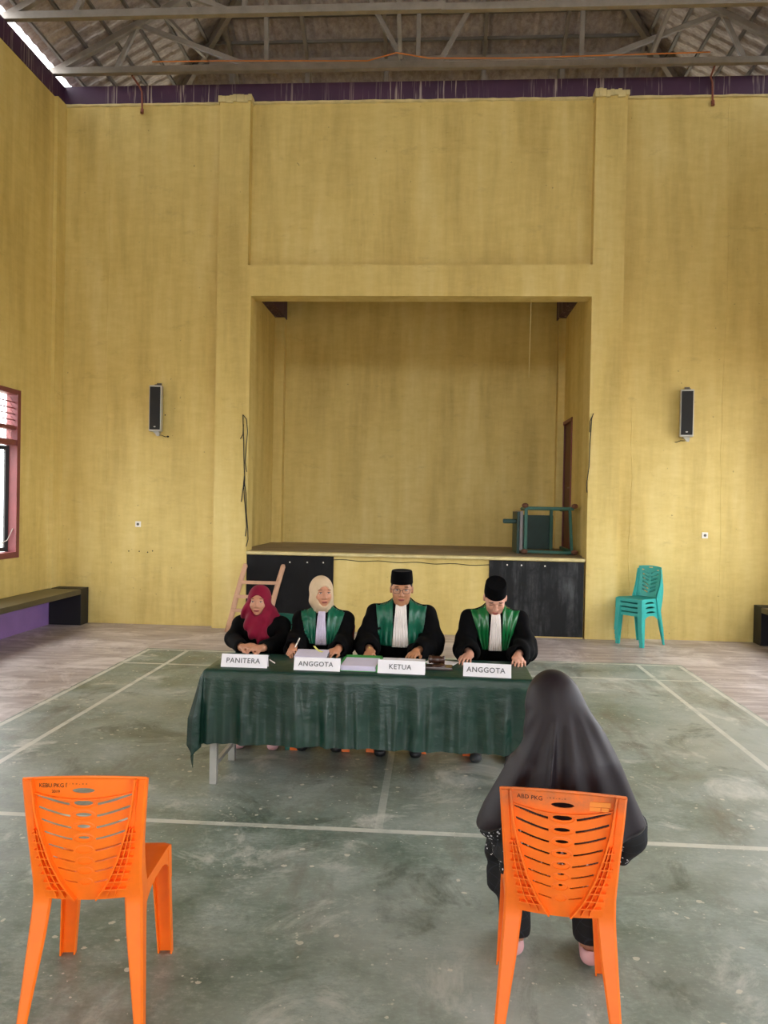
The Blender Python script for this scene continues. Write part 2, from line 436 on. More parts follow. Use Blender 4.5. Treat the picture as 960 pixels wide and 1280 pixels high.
# stage: floor slab, front wall, side and back walls, ceiling
SXL, SXR, SYB = -2.72, 2.07, 13.0
st = struct(box_obj('stage_floor', (SXL, SXR, YP + 0.151, SYB, 0.9, OZ0), M_stagefloor))
box_obj('slab_edge', (OX0, OX1 - 0.001, YP - 0.045, YP + 0.151, 1.03, OZ0), M_plaster, st, 0.006)
struct(box_obj('stage_front', (OX0, OX1, YP + 0.02, YB + 0.1, 0.0, 1.03), M_wall))
bm = bm_new(); add_box(bm, SXL - 0.15, SXL, YB + 0.15, SYB + 0.15, 0, 7.3); struct(obj('stage_wall_left', bm, M_wall))
dY0, dY1, dZ = 12.02, 12.90, 3.13
bm = bm_new()
add_box(bm, SXR, SXR + 0.15, YB + 0.15, dY0, 0, 7.3); add_box(bm, SXR, SXR + 0.15, dY1, SYB + 0.15, 0, 7.3)
add_box(bm, SXR, SXR + 0.15, dY0, dY1, dZ, 7.3); add_box(bm, SXR, SXR + 0.15, dY0, dY1, 0, OZ0)
sw = struct(obj('stage_wall_right', bm, M_wall))
dr = struct(box_obj('door_1', (SXR + 0.03, SXR + 0.07, dY0 + 0.05, dY1 - 0.05, OZ0, dZ - 0.05), M_doorbrown))
bm = bm_new()
add_box(bm, SXR - 0.015, SXR + 0.14, dY0, dY0 + 0.05, OZ0, dZ); add_box(bm, SXR - 0.015, SXR + 0.14, dY1 - 0.05, dY1, OZ0, dZ)
add_box(bm, SXR - 0.015, SXR + 0.14, dY0, dY1, dZ - 0.05, dZ); obj('door_frame', bm, M_maroon, dr)
for a, b in ((1.25, 2.0), (2.1, 2.95)):
    box_obj('door_panel', (SXR + 0.018, SXR + 0.03, dY0 + 0.17, dY1 - 0.17, a, b), M_doorbrown, dr, 0.004)
bm = bm_new(); add_tube(bm, [(SXR + 0.03, dY0 + 0.11, 2.05), (SXR - 0.02, dY0 + 0.11, 2.05), (SXR - 0.02, dY0 + 0.2, 2.05)], 0.008); obj('door_handle', bm, M_steel, dr)
struct(box_obj('stage_wall_back', (XL, XR, SYB, SYB + 0.15, 0, 7.3), M_wall))
struct(box_obj('stage_ceiling', (SXL, SXR, YB + 0.15, SYB, 5.45, 5.50), M_plaster))
for nm, x0, x1 in (('trim_6', SXL, SXL + 0.16), ('trim_7', SXR - 0.11, SXR)):
    t = struct(box_obj(nm, (x0, x1, SYB - 0.18, SYB, OZ0, 4.82), M_wall))
for nm, x0, x1 in (('trim_8', SXL, SXL + 0.17), ('trim_9', SXR - 0.13, SXR)):
    struct(box_obj(nm, (x0, x1, YB + 0.151, SYB, 4.82, 5.20), M_purple))

# black boards on the stage front with white screw caps
for x0, x1, lab, dots in ((OX0 + 0.005, -1.36, 'black painted board on the stage front behind the wooden ladder', (-1.96, -1.72, -1.5)),
                     (0.74, OX1 - 0.005, 'scuffed black board on the stage front below the green desk', (0.98, 1.17, 1.48))):
    b = box_obj('stage_board', (x0, x1, YP + 0.003, YP + 0.02, 0.02, 1.02), M_board2 if x0 < 0 else M_board); tag(b, lab, 'board', 'black boards on the stage front')
    for d in dots:
        bm = bm_new(); add_lathe(bm, [(0.011, 0), (0.011, 0.003), (0.006, 0.006)], 10, Matrix.Translation((d, YP + 0.003, 0.965 - 0.012 * abs(d - 1))) @ Matrix.Rotation(PI / 2, 4, 'X')); obj('screw_cap', bm, M_white, b)
# thin wire along the stage front
bm = bm_new(); pts = []
for i in range(25):
    x = -1.36 + (0.74 + 1.36) * i / 24; pts.append((x, YP + 0.014 , 0.975 + 0.008 * math.sin(i * 1.1) - 0.001 * i))
add_tube(bm, pts, 0.005, 6); tag(obj('thin_cable', bm, M_wire), 'thin dark cable pinned along the yellow stage front', 'cable')

# ---------------------------------------------------------------- windows
def window(idx, side, a, b, WZ1=WZ1):
    dz = WZ1 - 3.10
    X = XL if side < 0 else XR; s = side
    def bx(name, x0, x1, y0, y1, z0, z1, mat, par, bev=0.003):
        xa, xb = sorted((X + s * x0, X + s * x1)); return box_obj(name, (xa, xb, y0, y1, z0, z1), mat, par, bev)
    root = struct(empty('window_%d' % idx, (0, 0, 0)))
    bm = bm_new()
    def fr(x0, x1, y0, y1, z0, z1):
        xa, xb = sorted((X + s * x0, X + s * x1)); add_box(bm, xa, xb, y0, y1, z0, z1)
    F = 0.075
    fr(-0.02, 0.13, a, a + F, WZ0, WZ1); fr(-0.02, 0.13, b - F, b, WZ0, WZ1)
    fr(-0.02, 0.13, a + F, b - F, WZ0, WZ0 + F); fr(-0.02, 0.13, a + F, b - F, WZ1 - 0.06, WZ1)
    fr(-0.01, 0.12, a + F, b - F, 2.40 + dz, 2.47 + dz); fr(0.0, 0.12, a + F, b - F, 2.60 + dz, 2.64 + dz)
    m = (a + b) / 2; fr(-0.01, 0.12, m - 0.035, m + 0.035, WZ0 + F, 2.40 + dz)
    obj('window_frame', bm, M_maroon, root, False, 0.003)
    for k in range(5):
        z = 2.68 + dz + 0.075 * k; bm = bm_new()
        Mx = Matrix.Translation((X + s * 0.06, (a + b) / 2, z)) @ Matrix.Rotation(-s * 0.9, 4, 'Y')
        add_box(bm, -0.045, 0.045, -(b - a) / 2 + F, (b - a) / 2 - F, -0.003, 0.003, Mx); obj('louvre_pane', bm, M_frost, root)
        bm = bm_new(); add_bar(bm, (X + s * 0.03, a + F, z - 0.036), (X + s * 0.03, b - F, z - 0.036), 0.02, 0.012); obj('louvre_rail', bm, M_maroon, root)
    bx('fanlight_pane', 0.055, 0.06, a + F, b - F, 2.47 + dz, 2.60 + dz, M_frost, root, 0)
    for (y0, y1, hinge) in ((a + F + 0.005, m - 0.04, a + F), (m + 0.04, b - F - 0.005, b - F)):
        L = y1 - y0; ang = 0.42
        bm = bm_new(); z0, z1 = WZ0 + F + 0.005, 2.395 + dz
        dirn = 1 if hinge < (a + b) / 2 else -1
        Mx = Matrix.Translation((X + s * 0.10, hinge, 0)) @ Matrix.Rotation(-dirn * s * ang, 4, 'Z')
        w_ = 0.05
        def sb(u0, u1, q0, q1):
            ya, yb = sorted((dirn * u0, dirn * u1)); add_box(bm, -0.018, 0.018, ya, yb, q0, q1, Mx)
        sb(0, w_, z0, z1); sb(L - w_, L, z0, z1); sb(w_, L - w_, z0, z0 + w_); sb(w_, L - w_, z1 - w_, z1)
        sash = obj('casement', bm, M_black, root, False, 0.002)
        bm = bm_new(); ya, yb = sorted((dirn * w_, dirn * (L - w_))); add_box(bm, -0.002, 0.002, ya, yb, z0 + w_, z1 - w_, Mx)
        obj('pane', bm, M_glass, sash)
    bm = bm_new(); add_tube(bm, [(X + s * 0.02, b - F - 0.01, 1.35), (X + s * 0.07, b - F - 0.05, 1.2), (X + s * 0.2, b - F - 0.12, 1.12)], 0.006, 6); obj('stay', bm, M_steel, root)
k = 1
for a, b in WIN_Y: window(k, -1, a, b); k += 1
for a, b in WIN_R: window(k, 1, a, b, WZR); k += 1

# ---------------------------------------------------------------- roof
ceil_o = struct(empty('ceiling', (XC, 5, 7.75)))
def roofz_left(x): return ZE + SLOPE * (x - XL)
def slope_sheet(kind, c0, c1, fine):
    """one roofing sheet; kind L/R = side slopes (c = Y range), B = back slope (c = X range)"""
    n = 16 if fine else 2
    bm = bm_new(); run0 = -0.03; step = 0.33
    half = (XR - XL) / 2
    def end(c):
        if kind == 'B': return min(c - XL, XR - c)
        return min(half, max(run0 + 0.01, YH - c))
    e = max(end(c0), end(c1)); ts = []
    t = run0
    if fine:
        while t < e: ts += [(t, 0.018), (min(t + step - 0.004, e), 0.0)]; t += step
    else: ts = [(run0, 0.0), (e, 0.0)]
    rows = []
    for (t, off) in ts:
        row = []
        for i in range(n + 1):
            c = c0 + (c1 - c0) * i / n; tt = min(t, end(c)); tt = max(tt, run0)
            h = ((0.014 if kind != 'B' else 0.03) if (i % 4 in (1, 2)) else 0.0) if fine else 0.0
            z = ZE + SLOPE * tt + h - off + 0.02
            if kind == 'L': p = (XL + tt, c, z)
            elif kind == 'R': p = (XR - tt, c, z)
            else: p = (c, YH - tt, z)
            row.append(bm.verts.new(p))
        rows.append(row)
    for j in range(len(rows) - 1):
        for i in range(n):
            q = (rows[j][i], rows[j][i + 1], rows[j + 1][i + 1], rows[j + 1][i])
            if (q[0].co - q[3].co).length < 1e-6 and (q[1].co - q[2].co).length < 1e-6: continue
            try: bm.faces.new(q)
            except ValueError: pass
    bmesh.ops.remove_doubles(bm, verts=bm.verts[:], dist=1e-5)
    if not bm.faces: bm.free(); return
    o = obj('roof_sheet', bm, M_roof, ceil_o); o.location = -Vector(ceil_o.location)
w_ = 0.80
for kind in 'LR':
    y = 14.05
    while y > YF - 0.4:
        fine = y > 8.2; ww = w_ if fine else 3.2
        y0 = max(YF - 0.6, y - ww); slope_sheet(kind, y0, y, fine); y = y0
x = XL - 0.75
while x < XR + 0.75:
    x1 = min(x + w_, XR + 0.75)
    # back slope: run limited by hips; overhang corners belong to the side sheets
    if x1 > XL and x < XR: slope_sheet('B', max(x, XL + 0.001), min(x1, XR - 0.001), True)
    x = x1
def child_bar(name, p, q, w1, h1, mat, par=None, up=None):
    par = par or ceil_o
    bm = bm_new(); add_bar(bm, p, q, w1, h1, up); o = obj(name, bm, mat, par)
    if par is ceil_o: o.location = -Vector(ceil_o.location)
    return o
for k in range(14):
    t = 0.12 + 0.33 * k
    yend = YH - t; z = ZE + SLOPE * t - 0.03
    child_bar('batten', (XL + t, YF, z), (XL + t, yend, z), 0.04, 0.035, M_darksteel)
    child_bar('batten', (XR - t, YF, z), (XR - t, yend, z), 0.04, 0.035, M_darksteel)
    child_bar('batten', (XL + t, YH - t, z), (XR - t, YH - t, z), 0.035, 0.04, M_darksteel)
H2 = (XR - XL) / 2
for s, X0 in ((1, XL), (-1, XR)):
    child_bar('hip_rafter', (X0 + s * 0.05, YH - 0.05, ZE - 0.06), (X0 + s * H2, YH - H2, ZE + SLOPE * H2 - 0.1), 0.07, 0.12, M_steel)
for X0 in (-3.2, -2.05, -0.86, 0.6, 1.75, 2.9):
    t1 = min(X0 - XL, XR - X0)
    child_bar('rafter', (X0, YH - 0.1, ZE - 0.06), (X0, YH - t1, ZE + SLOPE * t1 - 0.1), 0.05, 0.09, M_steel)

def truss(Y, label, mirror_extra=True):
    zb = 7.55
    r = thing('roof_truss', label, 'truss', (XC, Y, zb), 0, 'steel roof trusses')
    def bar(name, x0, z0, x1, z1, w1=0.075, dy=0.0):
        bm = bm_new(); add_bar(bm, (x0 - XC, dy, z0 - zb), (x1 - XC, dy, z1 - zb), w1, w1 * 0.9, (0, 1, 0)); return obj(name, bm, M_steel, r, False, 0.006)
    bar('bottom_chord', XL - 0.05, zb, XC + 0.3, zb, 0.09); bar('bottom_chord', XC + 0.25, zb - 0.012, XR + 0.05, zb - 0.012, 0.082)
    apex = ZE + SLOPE * H2 - 0.2
    bar('top_chord', XL - 0.05, ZE - 0.14, XC, apex, 0.08); bar('top_chord', XR + 0.05, ZE - 0.14, XC, apex, 0.08)
    def top(x): return (ZE - 0.135 + SLOPE * (x - XL)) if x < XC else (ZE - 0.135 + SLOPE * (XR - x))
    segs = [(-4.45, 7.57, -4.17, None), (-4.12, None, -2.55, 7.58), (-2.37, 7.57, -2.40, None), (-1.62, None, -0.52, 7.60), (-0.34, 7.57, -0.34, None)]
    for (x0, z0, x1, z1) in segs:
        bar('web', x0, z0 or top(x0), x1, z1 or top(x1), 0.06, 0.03)
        if x0 != -0.34:
            bar('web', 2 * XC - x0, z0 or top(x0), 2 * XC - x1, z1 or top(x1), 0.06, 0.03)
    return r
tA = truss(10.33, 'grey steel roof truss directly above the back wall with W-shaped web bars')
tB = truss(9.13, 'steel roof truss nearer the camera with its lower chord along the top edge')
# chord and posts of the hip girder under the back slope
g = thing('hip_girder', 'horizontal grey steel girder under the back roof slope beyond the wall', 'girder', (XC, 11.7, 8.38))
def gb(name, p, q, w1):
    bm = bm_new(); add_bar(bm, Vector(p) - Vector((XC, 11.7, 8.38)), Vector(q) - Vector((XC, 11.7, 8.38)), w1, w1, (0, 1, 0)); obj(name, bm, M_steel, g)
gb('chord', (-3.55, 11.7, 8.40), (2.97, 11.7, 8.40), 0.085)
gb('chord', (-5.2, 11.7, 7.62), (4.6, 11.7, 7.62), 0.08)
for X0 in (-3.2, -2.05, -0.86, 0.6, 1.75, 2.6): gb('post', (X0, 11.7, 7.64), (X0, 11.7, 8.38), 0.06)
# diagonal braces between the two trusses
for i, (p, q, lab) in enumerate(((( -3.55, 11.4, 8.35), (-4.1, 9.2, 8.3), 'thin steel brace running back from the front truss, left of the middle'),
              ((-0.57, 10.28, 7.62), (-0.60, 9.15, 8.9), 'pale upright brace at the middle of the roof'),
              ((2.68, 10.28, 7.62), (3.0, 9.6, 8.6), 'pale leaning brace above the right pilaster'))):
    bm = bm_new(); add_bar(bm, p, q, 0.05, 0.05); tag(obj('steel_brace', bm, M_steel), lab, 'brace')
# wires in the roof
bm = bm_new(); add_tube(bm, [(-3.9, 10.25, 7.62), (-3.0, 10.25, 7.615), (-2.1, 10.26, 7.605), (-1.0, 10.25, 7.58), (-0.62, 10.2, 7.65), (-0.2, 10.25, 7.60), (0.9, 10.25, 7.58), (2.6, 10.25, 7.60), (3.4, 10.25, 7.61)], 0.008, 6)
tag(obj('roof_wire', bm, M_orangewire), 'orange electric wire strung along the truss chord above the stage wall', 'wire')
for x, lab in ((-4.17, 'short rusty conduit hanging over the purple beam near the left corner'), (3.55, 'short rusty conduit hanging over the purple beam right of the right pilaster')):
    bm = bm_new(); add_tube(bm, [(x - 0.05, 10.36, 7.50), (x - 0.03, 10.57, 7.47), (x, 10.585, 7.40), (x + 0.01, 10.585, 7.12)], 0.013, 8)
    add_tube(bm, [(x + 0.01, 10.585, 7.16), (x + 0.01, 10.575, 7.10)], 0.024, 8)
    tag(obj('conduit', bm, M_redpipe), lab, 'conduit')
# ================================================================ PLASTIC CHAIRS
def plastic(name, hexc, dirt=None, rough=0.42, grime=False):
    m, n, b = new_mat(name); v = objc(n); c = lin(hexc)
    f = noise(n, v, 14, 5, 0.6)
    col = ramp(n, f, [(0.3, tuple(x * 0.93 for x in c)), (0.7, tuple(min(1, x * 1.05) for x in c))])
    if dirt:
        g = noise(n, v, 7, 8, 0.75); col = mix(n, ramp(n, g, [(0.60, 0.0), (0.75, 0.35)]), col, lin(dirt))
    if grime:
        sp = n.nodes.new('ShaderNodeSeparateXYZ'); n.links.new(v, sp.inputs[0])
        up = ramp(n, sp.outputs[2], [(0.765, 0.0), (0.80, 1.0)]); gn = noise(n, v, 26, 8, 0.8)
        col = mix(n, mth(n, 'MULTIPLY', up, ramp(n, gn, [(0.35, 0.15), (0.65, 0.6)])), col, lin('96684C'))
    n.links.new(col, b.inputs['Base Color']); b.inputs['Roughness'].default_value = rough
    b.inputs['Subsurface Weight'].default_value = 0.08; b.inputs['Subsurface Radius'].default_value = (0.01, 0.005, 0.003)
    bump(n, b, noise(n, v, 90, 2), 0.05, 0.002)
    return m
M_orange = plastic('orange_plastic', 'FC7812', 'B4501C')
M_orange2 = plastic('worn_orange_plastic', 'F27216', 'A0583A', 0.45, True)
M_teal = plastic('teal_plastic', '3CB4AC', '2A7A78')
M_green = plastic('dark_green_plastic', '1F6A58')
M_shadeorange = plastic('shaded_orange_plastic', '6A1E1C')  # orange plastic with the shade behind the table put into its colour
M_ink = plain('marker_ink', '2A1612', 0.7)

def interp(z, tab):
    for (z0, v0), (z1, v1) in zip(tab, tab[1:]):
        if (z0 - z) * (z1 - z) <= 0: return v0 + (v1 - v0) * ((z - z0) / (z1 - z0) if z1 != z0 else 0)
    return tab[0][1] if abs(z - tab[0][0]) < abs(z - tab[-1][0]) else tab[-1][1]
def chain(z0, z1, n): return [z0 + (z1 - z0) * i / n for i in range(n + 1)]
BACK_T = 0.83
def back_y(x, z):
    """centre surface of the backrest: reclined, wrapping gently round the sitter"""
    t = (z - 0.41) / (BACK_T - 0.41)
    y = -0.165 - 0.055 * t - 0.012 * math.sin(PI * max(0, min(1, t)))
    return y + 0.55 * x * x * (1.0)
OUT = [(0.84, 0.205), (0.585, 0.186), (0.48, 0.181), (0.375, 0.184), (0.2, 0.195), (0.0, 0.208)]
INN = [(0.84, 0.172), (0.585, 0.150), (0.44, 0.118), (0.39, 0.122), (0.28, 0.134), (0.0, 0.176)]
def sdf_back_orange(x, z):
    """>0 where there is plastic"""
    top = 0.826 + 0.0125 * (1 - (x / 0.2) ** 2)
    half = interp(z, [(0.84, 0.20), (0.42, 0.172)])
    d = min(top - z, z - (0.405 + 0.18 * x * x), half - abs(x))
    vw = interp(z, [(0.83, 0.165), (0.72, 0.150), (0.65, 0.135), (0.55, 0.105), (0.47, 0.070), (0.42, 0.036)])
    # oval holes down the middle
    def ov(cz, a, b_):
        k = math.hypot(x / a, (z - cz) / b_); return (k - 1) * b_
    rows = [(0.794, 0.036, 0.0090), (0.752, 0.031, 0.0088), (0.712, 0.026, 0.0070), (0.672, 0.021, 0.0064), (0.633, 0.018, 0.0050)]
    if USED: rows += [(0.596, 0.014, 0.0050), (0.560, 0.011, 0.0050), (0.520, 0.007, 0.0045)]
    for (cz, a, b_) in rows: d = min(d, ov(cz, a, b_))
    for i in range(8):
        cz = 0.752 - 0.0402 * i + (0.004 if i > 5 else 0); ax = abs(x)
        x0 = 0.045 - 0.0025 * i; x1 = vw - 0.004
        zc = cz - 0.004 + 0.030 * (max(0, ax - x0) / 0.11) ** 1.25
        hw = 0.0044 - 0.0003 * i
        dd = max(abs(z - zc) - hw, x0 - ax, ax - x1) if x1 > x0 + 0.02 else 1
        d = min(d, dd)
    return d
USED = False
def sdf_back_green(x, z):
    top = 0.80 + 0.032 * math.sqrt(max(0, 1 - (x / 0.205) ** 2)); half = interp(z, [(0.84, 0.172), (0.60, 0.165), (0.42, 0.13)])
    d = min(top - z, z - 0.41, half - abs(x)); ax = abs(x)
    for i in range(6):
        z0 = 0.49 + 0.048 * i; zc = z0 + 0.42 * (ax - 0.018)
        dd = max(abs(z - zc) - 0.011, 0.014 - ax, ax - (0.125 - 0.025 * (5 - i) / 5)); d = min(d, dd)
    d = min(d, max(abs(z - 0.808) - 0.005, ax - 0.03))
    return d
def sheet_from_sdf(sdf, x0, x1, z0, z1, nx, nz, yf, thick):
    gx = (x1 - x0) / nx; gz = (z1 - z0) / nz; P = {}; D = {}
    for i in range(nx + 1):
        for j in range(nz + 1):
            x = x0 + gx * i; z = z0 + gz * j; d = sdf(x, z)
            if abs(d) < 0.62 * min(gx, gz):
                e = 1e-4; dx = (sdf(x + e, z) - sdf(x - e, z)) / (2 * e); dz = (sdf(x, z + e) - sdf(x, z - e)) / (2 * e)
                g = math.hypot(dx, dz)
                if g > 0.1: x -= d * dx / g / g; z -= d * dz / g / g
                d = 0.0
            P[i, j] = (x, z); D[i, j] = d
    bm = bm_new(); V = {}
    def vert(i, j, k):
        if (i, j, k) not in V:
            x, z = P[i, j]; V[i, j, k] = bm.verts.new((x, yf(x, z) + (thick if k else 0), z))
        return V[i, j, k]
    keep = set()
    for i in range(nx):
        for j in range(nz):
            ds = [D[i, j], D[i + 1, j], D[i + 1, j + 1], D[i, j + 1]]
            if sum(ds) > 1e-9 and min(ds) > -0.3 * min(gx, gz): keep.add((i, j))
    for (i, j) in keep:
        a, b, c, d = (i, j), (i + 1, j), (i + 1, j + 1), (i, j + 1)
        bm.faces.new([vert(*q, 0) for q in (a, b, c, d)]); bm.faces.new([vert(*q, 1) for q in (d, c, b, a)])
        for (p, q, nb) in ((a, b, (i, j - 1)), (b, c, (i + 1, j)), (c, d, (i, j + 1)), (d, a, (i - 1, j))):
            if nb not in keep: bm.faces.new((vert(*p, 1), vert(*q, 1), vert(*q, 0), vert(*p, 0)))
    return bm
def strip(bm, pts, width_dir, wdt, thick_dir, t):
    """ribbon following pts, wdt deep along width_dir and t thick"""
    W = Vector(width_dir) * wdt; T = Vector(thick_dir) * (t / 2); pr = None
    for p in pts:
        p = Vector(p); q = [bm.verts.new(p - T), bm.verts.new(p + T), bm.verts.new(p + T + W), bm.verts.new(p - T + W)]
        if pr:
            for k in range(4): bm.faces.new((pr[k], pr[(k + 1) % 4], q[(k + 1) % 4], q[k]))
        else: bm.faces.new(q[::-1])
        pr = q
    bm.faces.new(pr)
def rear_leg_y(z):
    if z > 0.42: return back_y(0.19, z) - 0.004
    return -0.150 - 0.075 * ((0.42 - z) / 0.42) ** 1.1
def make_rear_leg(s, out=OUT, inn=INN, top=0.826):
    bm = bm_new(); zs = chain(top, 0.0, 26); pr = None; t = 0.005
    for z in zs:
        o = interp(z, out); i = interp(z, inn); y = rear_leg_y(z)
        dep = interp(z, [(0.84, 0.022), (0.6, 0.035), (0.44, 0.07), (0.3, 0.05), (0.0, 0.034)])
        # L/C shaped section: rear face with a wrapped outer wall, slightly rounded corner
        sec = [(i, y + 0.006), (i + 0.006, y), (o - 0.008, y - 0.002), (o - 0.001, y + 0.006), (o, y + dep), (o - t, y + dep), (o - t, y + 0.010), (o - 0.010, y + t), (i + 0.006, y + t), (i + t, y + 0.014), (i, y + 0.014)]
        q = [bm.verts.new((s * x, yy, z)) for x, yy in sec]; n = len(q)
        if pr:
            for k in range(n): bm.faces.new((pr[k], pr[(k + 1) % n], q[(k + 1) % n], q[k]))
        else: bm.faces.new(q)
        pr = q
    bm.faces.new(pr[::-1]); return bm
def make_front_leg(s):
    bm = bm_new(); pr = None; t = 0.005
    for z in chain(0.415, 0.0, 12):
        k = z / 0.415; y1 = 0.228 + 0.012 * (1 - k); o = 0.198 + 0.014 * (1 - k); i_ = o - 0.055 - 0.016 * k; dp = 0.030 + 0.012 * k
        # C channel open to the rear
        sec = [(i_, y1), (o, y1), (o, y1 - dp), (o - t, y1 - dp), (o - t, y1 - t), (i_ + t, y1 - t), (i_ + t, y1 - dp * 0.8), (i_, y1 - dp * 0.8)]
        q = [bm.verts.new((s * x, yy, z)) for x, yy in sec]; n = len(q)
        if pr:
            for j in range(n): bm.faces.new((pr[j], pr[(j + 1) % n], q[(j + 1) % n], q[j]))
        else: bm.faces.new(q)
        pr = q
    bm.faces.new(pr[::-1]); return bm
def make_seat():
    bm = bm_new(); nx, ny = 22, 20; t = 0.005; G = {}
    def sh(u, v):
        y = -0.140 + 0.375 * v; half = 0.168 + 0.029 * v; x = (u * 2 - 1) * half
        z = 0.428 - 0.014 * math.sin(PI * min(1, max(0, v))) * math.cos((u - 0.5) * PI) + 0.006 * v
        rim = max(0, abs(u * 2 - 1) - 0.86) / 0.14; z -= 0.006 * rim ** 2
        fr = max(0, v - 0.88) / 0.12; z -= 0.012 * fr ** 2
        return x, y, z
    for i in range(nx + 1):
        for j in range(ny + 1): G[i, j] = bm.verts.new(sh(i / nx, j / ny))
    for i in range(nx):
        for j in range(ny): bm.faces.new((G[i, j], G[i + 1, j], G[i + 1, j + 1], G[i, j + 1]))
    r = bmesh.ops.solidify(bm, geom=bm.faces[:], thickness=t)
    # apron
    pts = [sh(0, v / 12) for v in range(13)]
    for s in (-1, 1):
        pr = None
        for j, p in enumerate(pts):
            v = j / 12; dp = 0.036 + 0.085 * max(0, 1 - v / 0.42) ** 1.6 + 0.09 * max(0, (v - 0.62) / 0.38) ** 2.2
            q = [bm.verts.new((s * (abs(p[0]) + e), p[1], p[2] - dz)) for e, dz in ((-0.0025, 0), (0.0025, 0), (0.006, dp), (0.001, dp))]
            if pr:
                for k in range(4): bm.faces.new((pr[k], pr[(k + 1) % 4], q[(k + 1) % 4], q[k]))
            pr = q
    fr = [sh(u / 16, 1.0) for u in range(17)]; strip(bm, fr, (0, 0, -1), 0.040, (0, 1, 0), 0.005)
    bk = [sh(u / 10, 0.0) for u in range(11)]; strip(bm, bk, (0, 0, -1), 0.018, (0, 1, 0), 0.005)
    return bm
def chair(kind, name, label, loc, rz, mat, group=None, used=False):
    global USED
    USED = used
    r = thing(name, label, 'chair', loc, rz, group)
    if kind == 'slotted':
        bm = sheet_from_sdf(sdf_back_orange, -0.206, 0.206, 0.400, 0.842, 150, 190, lambda x, z: back_y(x, z) + 0.004, 0.005)
    else:
        bm = sheet_from_sdf(sdf_back_green, -0.206, 0.206, 0.400, 0.842, 74, 80, lambda x, z: back_y(x, z) + 0.004, 0.005)
    b = obj('backrest', bm, mat, r)
    if kind == 'slotted':
        # V-shaped ribs, waffle ribs and rings on the rear face
        vtab = [(0.836, 0.168), (0.72, 0.154), (0.65, 0.138), (0.55, 0.108), (0.47, 0.073), (0.41, 0.034)]
        for s in (-1, 1):
            bm = bm_new(); strip(bm, [(s * interp(z, vtab), back_y(interp(z, vtab), z) + 0.005, z) for z in chain(0.832, 0.412, 24)], (0, -1, 0), 0.024, (1, 0, 0), 0.0055)
            obj('rib', bm, mat, b)
            for q in (0.33, 0.66):
                bm = bm_new(); pp = []
                for z in chain(0.665, 0.42, 12):
                    x = interp(z, vtab) * (1 - q) + (interp(z, INN) + 0.012) * q if z > 0.45 else interp(z, vtab) * (1 - q) + (interp(z, INN) + 0.004) * q
                    pp.append((s * x, back_y(x, z) + 0.005, z))
                strip(bm, pp, (0, -1, 0), 0.020, (1, 0, 0), 0.0032); obj('thin_rib', bm, mat, b)
            for k in range(8):
                z = 0.648 - 0.0285 * k; xa = interp(z, vtab); xb = interp(z, INN) + 0.012
                bm = bm_new(); strip(bm, [(s * (xa + (xb - xa) * j / 4), back_y(xa + (xb - xa) * j / 4, z) + 0.005, z) for j in range(5)], (0, -1, 0), 0.020, (0, 0, 1), 0.0032); obj('cross_rib', bm, mat, b)
        for k in range(8):
            cz = 0.752 - 0.0402 * k + (0.004 if k > 5 else 0); a = 0.041 - 0.0028 * k; c_ = 0.0165 - 0.0006 * k
            bm = bm_new(); pts = [(a * math.cos(t_), back_y(a * math.cos(t_), cz) + 0.0035, cz + c_ * math.sin(t_)) for t_ in [2 * PI * j / 24 for j in range(25)]]
            add_tube(bm, pts, 0.0022, 5, False); obj('oval_rim', bm, mat, b)
        bm = bm_new(); strip(bm, [(x, back_y(x, 0.776) + 0.005, 0.7665 + 0.75 * x * x) for x in [-0.160 + 0.320 * j / 18 for j in range(19)]], (0, -1, 0), 0.013, (0, 0, 1), 0.004); obj('ridge', bm, mat, b)
        bm = bm_new(); add_tube(bm, [(x, back_y(x, 0.832) + 0.004, 0.827 + 0.0125 * (1 - (x / 0.2) ** 2)) for x in [-0.2 + 0.4 * j / 18 for j in range(19)]], 0.0055, 6); obj('top_rim', bm, mat, b)
    outt = OUT; innn = INN
    if kind != 'slotted':
        outt = [(0.84, 0.176), (0.70, 0.190), (0.585, 0.190), (0.48, 0.188), (0.375, 0.190), (0.2, 0.198), (0.0, 0.208)]
        innn = [(0.84, 0.165), (0.585, 0.150), (0.44, 0.125), (0.39, 0.130), (0.28, 0.140), (0.0, 0.176)]
    for s in (-1, 1):
        obj('rear_leg', make_rear_leg(s, outt, innn, 0.826 if kind == 'slotted' else 0.79), mat, r, False, 0.0)
    for s in (-1, 1): obj('front_leg', make_front_leg(s), mat, r)
    obj('seat', make_seat(), mat, r)
    for c in kids(r):
        if c.name.startswith(('seat', 'rear_leg', 'front_leg')):
            c.data.polygons.foreach_set('use_smooth', [True] * len(c.data.polygons))
            md = c.modifiers.new('es', 'EDGE_SPLIT'); md.split_angle = 0.6
    return r
def on_back(root, body, size, cx, cz, rot=0.0, mat=M_ink, spacing=1.0, off=0.0):
    me = text_mesh(body, size, 0.0003, spacing, off)
    for v in me.vertices:
        x, y = v.co.x, v.co.y; x, y = x * math.cos(rot) - y * math.sin(rot), x * math.sin(rot) + y * math.cos(rot)
        # read from behind the chair (from -Y): +X is the reader's right
        X = cx + x; Z = cz + y; v.co = Vector((X, back_y(X, Z) + 0.0032 - v.co.z, Z))
    return link_mesh('lettering', me, mat, [k for k in kids(root) if k.name.startswith('backrest')][0])

